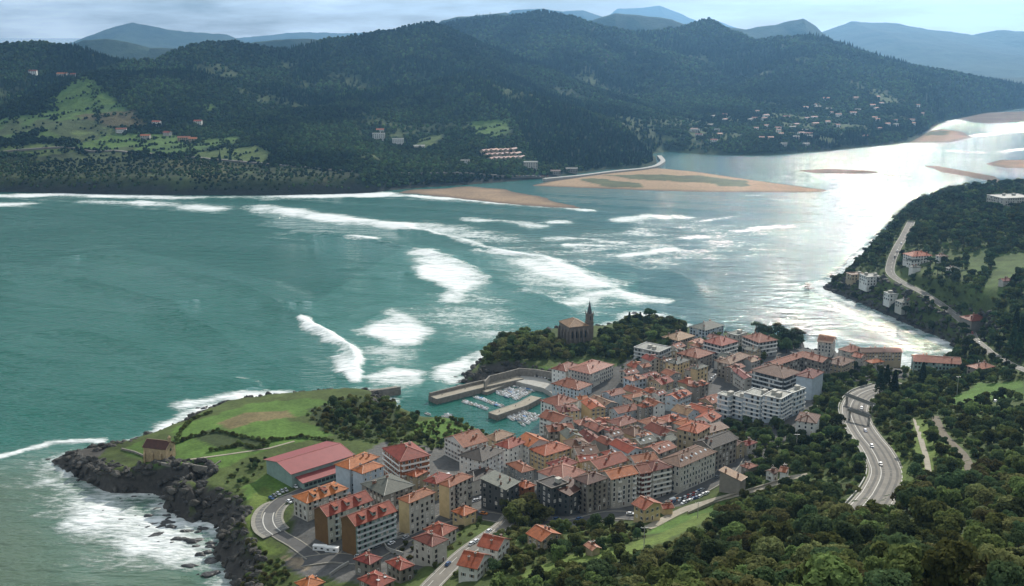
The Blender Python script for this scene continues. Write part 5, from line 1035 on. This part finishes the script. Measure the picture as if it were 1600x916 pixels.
LEAF = [leaf_mat('leaf_green', (.118,.148,.050)), leaf_mat('leaf_olive', (.150,.155,.062)), leaf_mat('leaf_dark', (.066,.094,.042)), leaf_mat('leaf_pine', (.042,.070,.030))]; BARK = mat('bark', (.075,.055,.04), .95, .3, objvar=.2)
def leaves(pts, nrm, size, r):
    """one four-cornered leaf clump per point, turned at random about the outward direction"""
    k = len(pts); t = r.normal(size=(k, 3)); n = nrm + .75 * r.normal(size=(k, 3)); n /= np.linalg.norm(n, axis=1, keepdims=True)
    a = np.cross(n, t); a /= np.maximum(np.linalg.norm(a, axis=1, keepdims=True), 1e-6); b = np.cross(n, a); s = (size * r.uniform(.6, 1.4, (k, 1)))
    v = np.stack([pts + a*s, pts + b*s*.8, pts - a*s*.9, pts - b*s], 1).reshape(-1, 3); return v, [(4*i, 4*i+1, 4*i+2, 4*i+3) for i in range(k)]
def crown_pts(kind, k, r):
    P = []; Nn = []
    if kind in ('broad', 'bush', 'umbrella'):
        nl = 11 if kind == 'broad' else 7; zf = dict(broad=1.0, bush=.55, umbrella=.42)[kind]; z0 = dict(broad=.92, bush=.45, umbrella=2.0)[kind]
        for i in range(nl):
            t = r.uniform(0, 6.28); q = r.uniform(.1, .72); c = np.array([q*math.cos(t), q*math.sin(t), r.uniform(-.55, .6) * (1 - .4*q)]) if i else np.zeros(3); rad = r.uniform(.30, .52) if i else .6
            d = r.normal(size=(k // nl, 3)); d /= np.linalg.norm(d, axis=1, keepdims=True); d[:, 2] = np.where(d[:, 2] < -.5, -d[:, 2], d[:, 2]); rr_ = rad * r.uniform(.72, 1.06, (len(d), 1))
            P.append((c + d * rr_) * [1, 1, zf] + [0, 0, z0]); Nn.append(d)
    else:
        t = r.uniform(0, 6.28, k); u = r.random(k) ** .7; lay = np.floor(u * 9) / 9; q = (1 - lay * .93) * (.55 + .5 * r.random(k) ** .5) * (1 - .35 * (u * 9 % 1)) * .8
        P.append(np.stack([q*np.cos(t), q*np.sin(t), .5 + u * 3.1], 1)); Nn.append(np.stack([np.cos(t)*.6, np.sin(t)*.6, np.full(k, .8)], 1))
    return np.vstack(P), np.vstack(Nn)
def trunk_mb(kind, r):
    s = MB(); top = dict(broad=1.0, bush=.35, umbrella=2.0, cone=3.2)[kind]; s.tube((0,0,-.3), (0,0,top), .085, .03 if kind == 'cone' else .05, 7)
    if kind != 'cone':
        for _ in range(5): t = r.uniform(0, 6.28); s.tube((0,0,top*.65), (.45*math.cos(t), .45*math.sin(t), top + r.uniform(.1, .4) * (.4 if kind == 'umbrella' else 1)), .04, .012, 5)
    return s
TREES = []          # (kind, trunk mesh, crown mesh, joined mesh)
pcol = bpy.data.collections.new('tree_sources')
for i, (kind, lm, k, sz) in enumerate([('broad',0,1500,.105),('broad',1,1500,.10),('broad',2,1500,.11),('broad',0,1300,.12),('cone',3,1300,.12),('umbrella',3,1200,.115),('bush',0,700,.13),('bush',1,700,.13),('broad',2,1400,.10)]):
    r = np.random.default_rng(100 + i); P, Nn = crown_pts(kind, k, r); v, f = leaves(P, Nn, sz, r); tb = trunk_mb(kind, r)
    cm = bpy.data.meshes.new('crown'); cm.from_pydata(v.tolist(), [], f); cm.materials.append(LEAF[lm]); tm = tb.mesh('trunk', [BARK])
    jm = bpy.data.meshes.new('tree_source'); n = len(v); jm.from_pydata(v.tolist() + tb.v, [], f + [tuple(q + n for q in g) for g in tb.f]); jm.materials.append(LEAF[lm]); jm.materials.append(BARK); jm.polygons.foreach_set('material_index', [0]*len(f) + [1]*len(tb.f))
    o = bpy.data.objects.new(f'tree_source_{i}', jm); pcol.objects.link(o); TREES.append((kind, tm, cm))
def scatter_obj(name, pts, rad, zs, kind, coll, label, cat=None):
    me = bpy.data.meshes.new(name); me.vertices.add(len(pts)); me.vertices.foreach_set('co', np.asarray(pts, np.float32).reshape(-1))
    for an, av, ty in (('rad', rad, 'FLOAT'), ('zs', zs, 'FLOAT'), ('rot', rng.uniform(0, 6.28, len(pts)), 'FLOAT'), ('kind', kind, 'INT')):
        a = me.attributes.new(an, ty, 'POINT'); a.data.foreach_set('value', np.asarray(av, np.int32 if ty == 'INT' else np.float32))
    o = inst(name, me); tag(o, label, cat, kind='stuff'); ng = bpy.data.node_groups.new(name, 'GeometryNodeTree')
    ng.interface.new_socket('Geometry', in_out='INPUT', socket_type='NodeSocketGeometry'); ng.interface.new_socket('Geometry', in_out='OUTPUT', socket_type='NodeSocketGeometry')
    N, L = ng.nodes, ng.links; gi, go = N.new('NodeGroupInput'), N.new('NodeGroupOutput'); ip = N.new('GeometryNodeInstanceOnPoints'); ci = N.new('GeometryNodeCollectionInfo'); ci.inputs['Collection'].default_value = coll; ci.inputs['Separate Children'].default_value = True; ci.inputs['Reset Children'].default_value = True
    def at_(n, t='FLOAT'): a = N.new('GeometryNodeInputNamedAttribute'); a.data_type = t; a.inputs['Name'].default_value = n; return a.outputs['Attribute']
    cr, cs = N.new('ShaderNodeCombineXYZ'), N.new('ShaderNodeCombineXYZ'); L.new(at_('rot'), cr.inputs[2]); ra = at_('rad'); L.new(ra, cs.inputs[0]); L.new(ra, cs.inputs[1]); mu = N.new('ShaderNodeMath'); mu.operation = 'MULTIPLY'; L.new(ra, mu.inputs[0]); L.new(at_('zs'), mu.inputs[1]); L.new(mu.outputs[0], cs.inputs[2])
    L.new(gi.outputs[0], ip.inputs['Points']); L.new(ci.outputs[0], ip.inputs['Instance']); ip.inputs['Pick Instance'].default_value = True; L.new(at_('kind', 'INT'), ip.inputs['Instance Index']); L.new(cr.outputs[0], ip.inputs['Rotation']); L.new(cs.outputs[0], ip.inputs['Scale']); L.new(ip.outputs[0], go.inputs[0])
    md = o.modifiers.new('scatter', 'NODES'); md.node_group = ng; return o
CLEAR = [[(1480,625),(1530,600),(1600,597),(1600,622),(1540,622),(1500,638)],[(1485,655),(1530,650),(1560,660),(1520,667),(1492,663)],[(1508,397),(1542,389),(1546,424),(1514,430)],[(1552,398),(1600,396),(1600,418),(1560,464),(1530,456),(1548,430)],[(1010,838),(1050,812),(1140,778),(1150,790),(1120,812),(1060,838),(1000,852)],[(1330,745),(1345,752),(1440,735),(1420,757)],[(1540,625),(1600,625),(1600,640),(1545,640)]]
THIN = [[(1412,384),(1502,384),(1512,432),(1412,432)],[(1318,416),(1440,416),(1440,482),(1372,482),(1318,442)],[(1500,490),(1560,490),(1560,520),(1500,520)]]
ALLROAD = np.vstack([np.hstack([l[:, :2], np.full((len(l), 1), w)]) for l, w in ROADS.values()])
SPOTS = []          # x, y, z, radius, zscale, source index, area
def area(poly, sp, r0, r1, kinds, where, keep=1.0, rpow=1.3):
    w = np.array([onland(*q) for q in poly]); x0, x1, y0, y1 = w[:,0].min() - 15, w[:,0].max() + 15, w[:,1].min() - 15, w[:,1].max() + 15
    gx, gy = np.meshgrid(np.arange(max(x0, GX[0]), min(x1, GX[-1]), sp), np.arange(max(y0, GY[0]), min(y1, GY[-1]), sp)); gx = (gx + rng.uniform(-.45, .45, gx.shape) * sp).ravel(); gy = (gy + rng.uniform(-.45, .45, gy.shape) * sp).ravel()
    gz = hgt(gx, gy); px, py = proj(gx, gy, gz); m = inpoly(px, py, poly) & (gz > 1.2) & (rng.random(len(gx)) < keep)
    for c in CLEAR: m &= ~inpoly(px, py, c)
    for c in THIN: m &= ~(inpoly(px, py, c) & (rng.random(len(gx)) < .72))
    gx, gy, gz = gx[m], gy[m], gz[m]
    for x, y, z in zip(gx, gy, gz):
        rd = r0 + (r1 - r0) * rng.random() ** rpow; dr = np.hypot(ALLROAD[:, 0] - x, ALLROAD[:, 1] - y) - ALLROAD[:, 2] / 2
        if dr.min() < rd * .55 + .6 or in_foot(x, y, rd * .6 + .4): continue
        if min(math.hypot(x - s[0], y - s[1]) - .5 * (rd + s[3]) for s in SPOTS[-160:]) < 0 if SPOTS else False: continue
        SPOTS.append((x, y, z, rd, rng.uniform(.8, 1.2), int(rng.choice(kinds)), where))
def spot(px, py, rd, k, where, zs=1.): p = onland(px, py); SPOTS.append((p[0], p[1], p[2], rd, zs, k, where))
W1, W2, W3, W4, W5, W6, W7, W8 = 'on the thick hillside wood above the highway', 'in the gardens below the main street', 'in the ravine between town and highway', 'in the valley beyond the highway', 'on the wooded headland', 'in the grounds around the church', 'on the meadow headland by the harbour', 'on the rocky slope under the car park'
for px, py, rd, k in ((812,812,7,1),(838,818,6.5,0),(798,820,6,0),(825,800,7,1),(850,815,5,1),(790,800,5,0)): spot(px, py, rd, k, 'in the big clump on the main street')
spot(1014,512,6.5,5,'behind the civic quarter', 1.1); spot(1000,512,4,4,'behind the civic quarter'); spot(983,512,4,4,'behind the civic quarter'); spot(1046,512,5,0,'behind the civic quarter')
for px, py, rd in ((770,552,6),(785,548,5.5),(800,545,6),(815,545,6),(832,543,6),(848,543,6),(862,545,5.5),(778,562,4.5),(940,535,6.5),(950,533,6),(960,540,5),(968,548,5)): spot(px, py, rd, int(rng.choice([0, 1, 8])), W6)
for px, py in ((1374,618),(1384,612),(1396,622),(1440,608),(1590,560),(1582,545),(1595,535),(1586,520)): spot(px, py, 5.5, 4, W4)
area([(1175,522),(1195,508),(1235,512),(1258,545),(1230,555),(1190,540)], 7, 4, 6, [2, 8, 2, 5], 'in the dark clump by the estuary')
area([(750,566),(768,540),(800,530),(860,526),(882,540),(885,562),(830,563),(800,566),(770,572)], 6.5, 3.8, 6, [0, 1, 8, 0], W6)
area([(745,575),(770,545),(860,528),(890,545),(880,560),(830,566),(790,570)], 4.5, 1.5, 2.6, [6], W6, .7)
area([(920,552),(935,535),(985,500),(1060,505),(1075,520),(1000,545),(960,560)], 7, 3.5, 5.5, [0, 1, 8, 2], W6)
area([(860,560),(885,545),(960,540),(990,520),(1060,510),(1060,545),(985,562),(960,562),(910,558)], 5.5, 2.6, 4.2, [0, 8, 2], W6)
area(forest_px, 5.4, 1.8, 6.4, [0, 1, 2, 3, 8, 0, 2, 6, 7, 1], W1, .95, 2.0)
area([(740,835),(830,822),(960,822),(1012,838),(980,852),(900,872),(800,900),(700,905)], 6.2, 1.6, 4.2, [0, 1, 2, 6, 7, 8], W2, .8)
area([(1165,705),(1235,690),(1288,600),(1330,610),(1335,650),(1362,710),(1352,755),(1260,740),(1185,760),(1120,778),(1180,735)], 5.6, 1.8, 4.6, [0, 2, 8, 2, 6], W3, .95)
area([(1120,800),(1180,772),(1260,752),(1340,762),(1330,780),(1250,775),(1140,805)], 5, 1.6, 3.5, [0, 2, 6, 7], W3)
area([(1385,598),(1600,585),(1600,745),(1420,765),(1405,730),(1365,660),(1350,635)], 6.4, 2, 4.8, [0, 2, 8, 3, 2, 6], W4, .9)
area([(1278,605),(1335,575),(1420,578),(1560,582),(1600,592),(1400,604),(1330,612)], 6, 1.8, 4, [0, 2, 8, 6], W4, .85)
area([(1250,452),(1300,412),(1370,340),(1420,312),(1480,298),(1600,285),(1600,590),(1500,578),(1390,535),(1280,470)], 6.2, 2.4, 5, [2, 8, 0, 2, 5, 6], W5, .93)
area([(490,650),(540,628),(600,626),(655,652),(650,690),(570,688),(520,672)], 5.5, 1.6, 4.2, [2, 8, 0, 6, 1], W7, .55)
area([(640,668),(700,655),(745,655),(772,684),(690,702)], 4.5, 1.2, 2.8, [6, 7, 0], W7, .6)
area([(388,842),(425,865),(450,885),(455,915),(345,930),(380,880)], 3.8, 1.2, 2.6, [6, 7, 6], W8, .85)
area([(355,735),(420,705),(412,735),(385,755),(390,830),(350,820)], 4.5, 1.2, 2.6, [6, 2, 6], W8, .6)
area([(600,840),(640,836),(740,815),(800,815),(740,850),(700,885),(640,905)], 5, 1.0, 2.6, [6, 0, 7], W2, .45)
area([(540,690),(600,680),(720,690),(700,715),(600,700)], 5, 1.4, 3, [6, 2, 0], W7, .5)
area([(1100,660),(1215,662),(1245,682),(1180,702),(1140,690)], 5.5, 2, 4.2, [2, 8, 0], W3)
for pl in ([(1165,705),(1235,690),(1288,600),(1330,610),(1335,650),(1362,710),(1352,755),(1260,740),(1185,760),(1120,778),(1180,735)], [(1385,598),(1600,585),(1600,745),(1420,765),(1405,730),(1365,660),(1350,635)], [(1250,452),(1300,412),(1420,330),(1600,300),(1600,590),(1500,578),(1390,535),(1280,470)], [(740,835),(830,822),(960,822),(1012,838),(980,852),(900,872),(800,900),(700,905)], [(478,645),(540,618),(600,622),(655,652),(650,690),(560,692),(500,675)]): area(pl, 4.6, 1.2, 2.6, [6, 7, 6], W4, .8)
area([(960,562),(1040,538),(1110,522),(1205,545),(1190,575),(1110,600),(1060,602),(985,588)], 6, 1.5, 3.4, [0, 2, 8, 6], 'between the upper town blocks', .6)
for ln_ in ([(276,694),(300,684),(340,676),(380,684),(420,694)],[(372,694),(400,702),(418,698)],[(276,690),(282,676),(300,658),(330,646)],[(420,690),(470,684),(520,690)],[(330,706),(370,700)]):
    for q in pline(ln_, step=2.2): SPOTS.append((q[0] + rng.uniform(-.6, .6), q[1] + rng.uniform(-.6, .6), q[2], rng.uniform(1.4, 2.7), rng.uniform(.8, 1.2), 6, W7))
KN = {0:'round green tree',1:'olive-green spreading tree',2:'dark green leafy tree',3:'large mid-green tree',4:'pointed dark conifer',5:'flat-topped dark pine',8:'dense dark tree'}
def vis(s): return s[3] / math.sqrt(s[0]**2 + s[1]**2 + (HCAM - s[2])**2)
def inframe(s): px, py = proj(s[0], s[1], s[2] + s[3]); return -20 < px < 1620 and py < 960
tr = [s for s in SPOTS if s[5] not in (6, 7) and inframe(s)]
special = [s for s in tr if s[6] in (W6, W4) and s[5] == 4 or s[6] in (W6, 'in the big clump on the main street', 'behind the civic quarter', 'in the dark clump by the estuary')][:90]
sid = {id(s) for s in special}; rest = sorted((s for s in tr if id(s) not in sid), key=vis, reverse=True)[:298 - len(special)]; chosen = special + rest; cid = {id(s) for s in chosen}
LAND = [(onland(*q)[:2], t) for q, t in [((846,847),'nearest the detached bungalow'),((925,861),'nearest the tiny garden shed'),((1040,835),'along the sloping meadow'),((1110,815),'at the top of the sloping meadow'),((1185,785),'uphill of the stone barn'),((1260,775),'uphill of the little cottages'),((1330,785),'just below the highway bend'),((1400,775),'on the brow above the highway bend'),((1480,765),'below the paved footpath'),((1540,752),'below the dirt track'),((1000,910),'on the slope under the meadow'),((1200,900),'far uphill of the cottages'),((1400,910),'far uphill of the highway'),((1580,880),'on the highest part of the slope')]]
for x, y, z, rd, zs, k, where in chosen:
    if where == W1: where = 'in the wood, ' + min(LAND, key=lambda t: math.hypot(t[0][0] - x, t[0][1] - y))[1]
    where = where.strip(); size_ = ('broad ' if rd > 4.8 else 'slim ' if rd < 3.2 else 'mid-sized ')
    e = empty('conifer_tree' if k == 4 else 'pine_tree' if k == 5 else 'leafy_tree', (x, y, z), rng.uniform(0, 6.28)); e.scale = (rd, rd, rd * zs); tag(e, f'{size_}{KN[k]} {where}', 'tree', f'{size_}{KN[k]}s {where}'); inst('trunk', TREES[k][1], e); inst('crown', TREES[k][2], e)
oth = [s for s in SPOTS if id(s) not in cid]; wd = [s for s in oth if s[5] not in (6, 7)]; sh_ = [s for s in oth if s[5] in (6, 7)]
for nm, L_, lb in (('woodland', wd, 'mass of leafy trees filling the slopes around the town'), ('shrubs', sh_, 'low scrub and hedges round the meadows and gardens')):
    scatter_obj(nm, [s[:3] for s in L_], [s[3] for s in L_], [s[4] for s in L_], [s[5] for s in L_], pcol, lb)
# ---------------------------------------------------------------- forest on the hills across the water
fcol = bpy.data.collections.new('far_tree_sources'); FLEAF = [leaf_mat('oakwood_leaf', (.054,.082,.026), .4, .5), leaf_mat('dark_oak_leaf', (.036,.058,.021), .4, .5), leaf_mat('plantation_pine', (.024,.042,.018), .4, .3)]
for i in range(6):
    r = np.random.default_rng(300 + i); bm = bmesh.new()
    if i < 4:
        bmesh.ops.create_icosphere(bm, subdivisions=2, radius=1)
        for v in bm.verts: v.co = Vector(v.co) * r.uniform(.72, 1.22); v.co.z = v.co.z * .95 + .8
    else:
        bmesh.ops.create_cone(bm, segments=7, radius1=.75, radius2=.04, depth=2.8, cap_ends=False)
        bmesh.ops.subdivide_edges(bm, edges=bm.edges[:], cuts=1)
        for v in bm.verts: v.co = Vector((v.co.x * r.uniform(.75, 1.3), v.co.y * r.uniform(.75, 1.3), v.co.z + 1.5 + r.uniform(-.1, .1)))
    me = bpy.data.meshes.new('far_crown'); bm.to_mesh(me); bm.free(); me.materials.append(FLEAF[[0, 1, 1, 0, 2, 2][i]]); fcol.objects.link(bpy.data.objects.new(f'far_tree_source_{i}', me))
def far_scatter(y0, y1, sp, r0, r1):
    gx, gy = np.meshgrid(np.arange(-2000, 2700, sp), np.arange(y0, y1, sp)); gx = (gx + rng.uniform(-.5, .5, gx.shape) * sp).ravel(); gy = (gy + rng.uniform(-.5, .5, gy.shape) * sp).ravel()
    m = np.abs(gx) < gy * .52; gx, gy = gx[m], gy[m]; ix = np.clip(((gx - HX[0]) / 11.).astype(int), 0, len(HX) - 1); iy = np.clip(np.searchsorted(HY, gy), 0, len(HY) - 1)
    z = hhgt(gx, gy); m = (z > 4) & (hS[iy, ix] > 14) & (~fieldm[iy, ix] | hedge[iy, ix]) & (~clearing[iy, ix] | (rng.random(len(gx)) < .3)) & (~scr[iy, ix] | (rng.random(len(gx)) < .42 + .9 * np.clip(h2[iy, ix] + .6 * h1[iy, ix] + .25, 0, 1))); m &= ~((hS[iy, ix] < 20) & (z < 7) & (gx < 0))
    gx, gy, z = gx[m], gy[m], z[m]; px, py = proj(gx, gy, z); pine = fbm(gx, gy, 260, 3, 81) + inpoly(px, py, [(680,110),(800,120),(1040,240),(1000,270),(840,255),(800,180)]) * .8 > .22
    kd = np.where(pine & (rng.random(len(gx)) < .8), rng.integers(4, 6, len(gx)), rng.integers(0, 4, len(gx)))
    return np.stack([gx, gy, z - .5], 1), np.where(scr[iy[m], ix[m]] | fieldm[iy[m], ix[m]], .66, 1.) * rng.uniform(r0, r1, len(gx)), rng.uniform(.8, 1.3, len(gx)), kd
parts = [far_scatter(1820, 2700, 6.6, 2.2, 4.2), far_scatter(2700, 3400, 8.5, 2.8, 5), far_scatter(3400, 4700, 12, 4, 6.5)]
for px, py in ((344,254),(360,252)): p = onhill(px, py); parts.append((np.array([p]), np.array([4.]), np.array([2.]), np.array([4])))
scatter_obj('hill_forest', *[np.concatenate([q[i] for q in parts]) for i in range(4)], fcol, 'dense dark forest covering the hills across the bay')
scatter_obj('cliff_rocks', *CLIFF, kcol, 'jumbled dark rock faces of the sea cliffs')
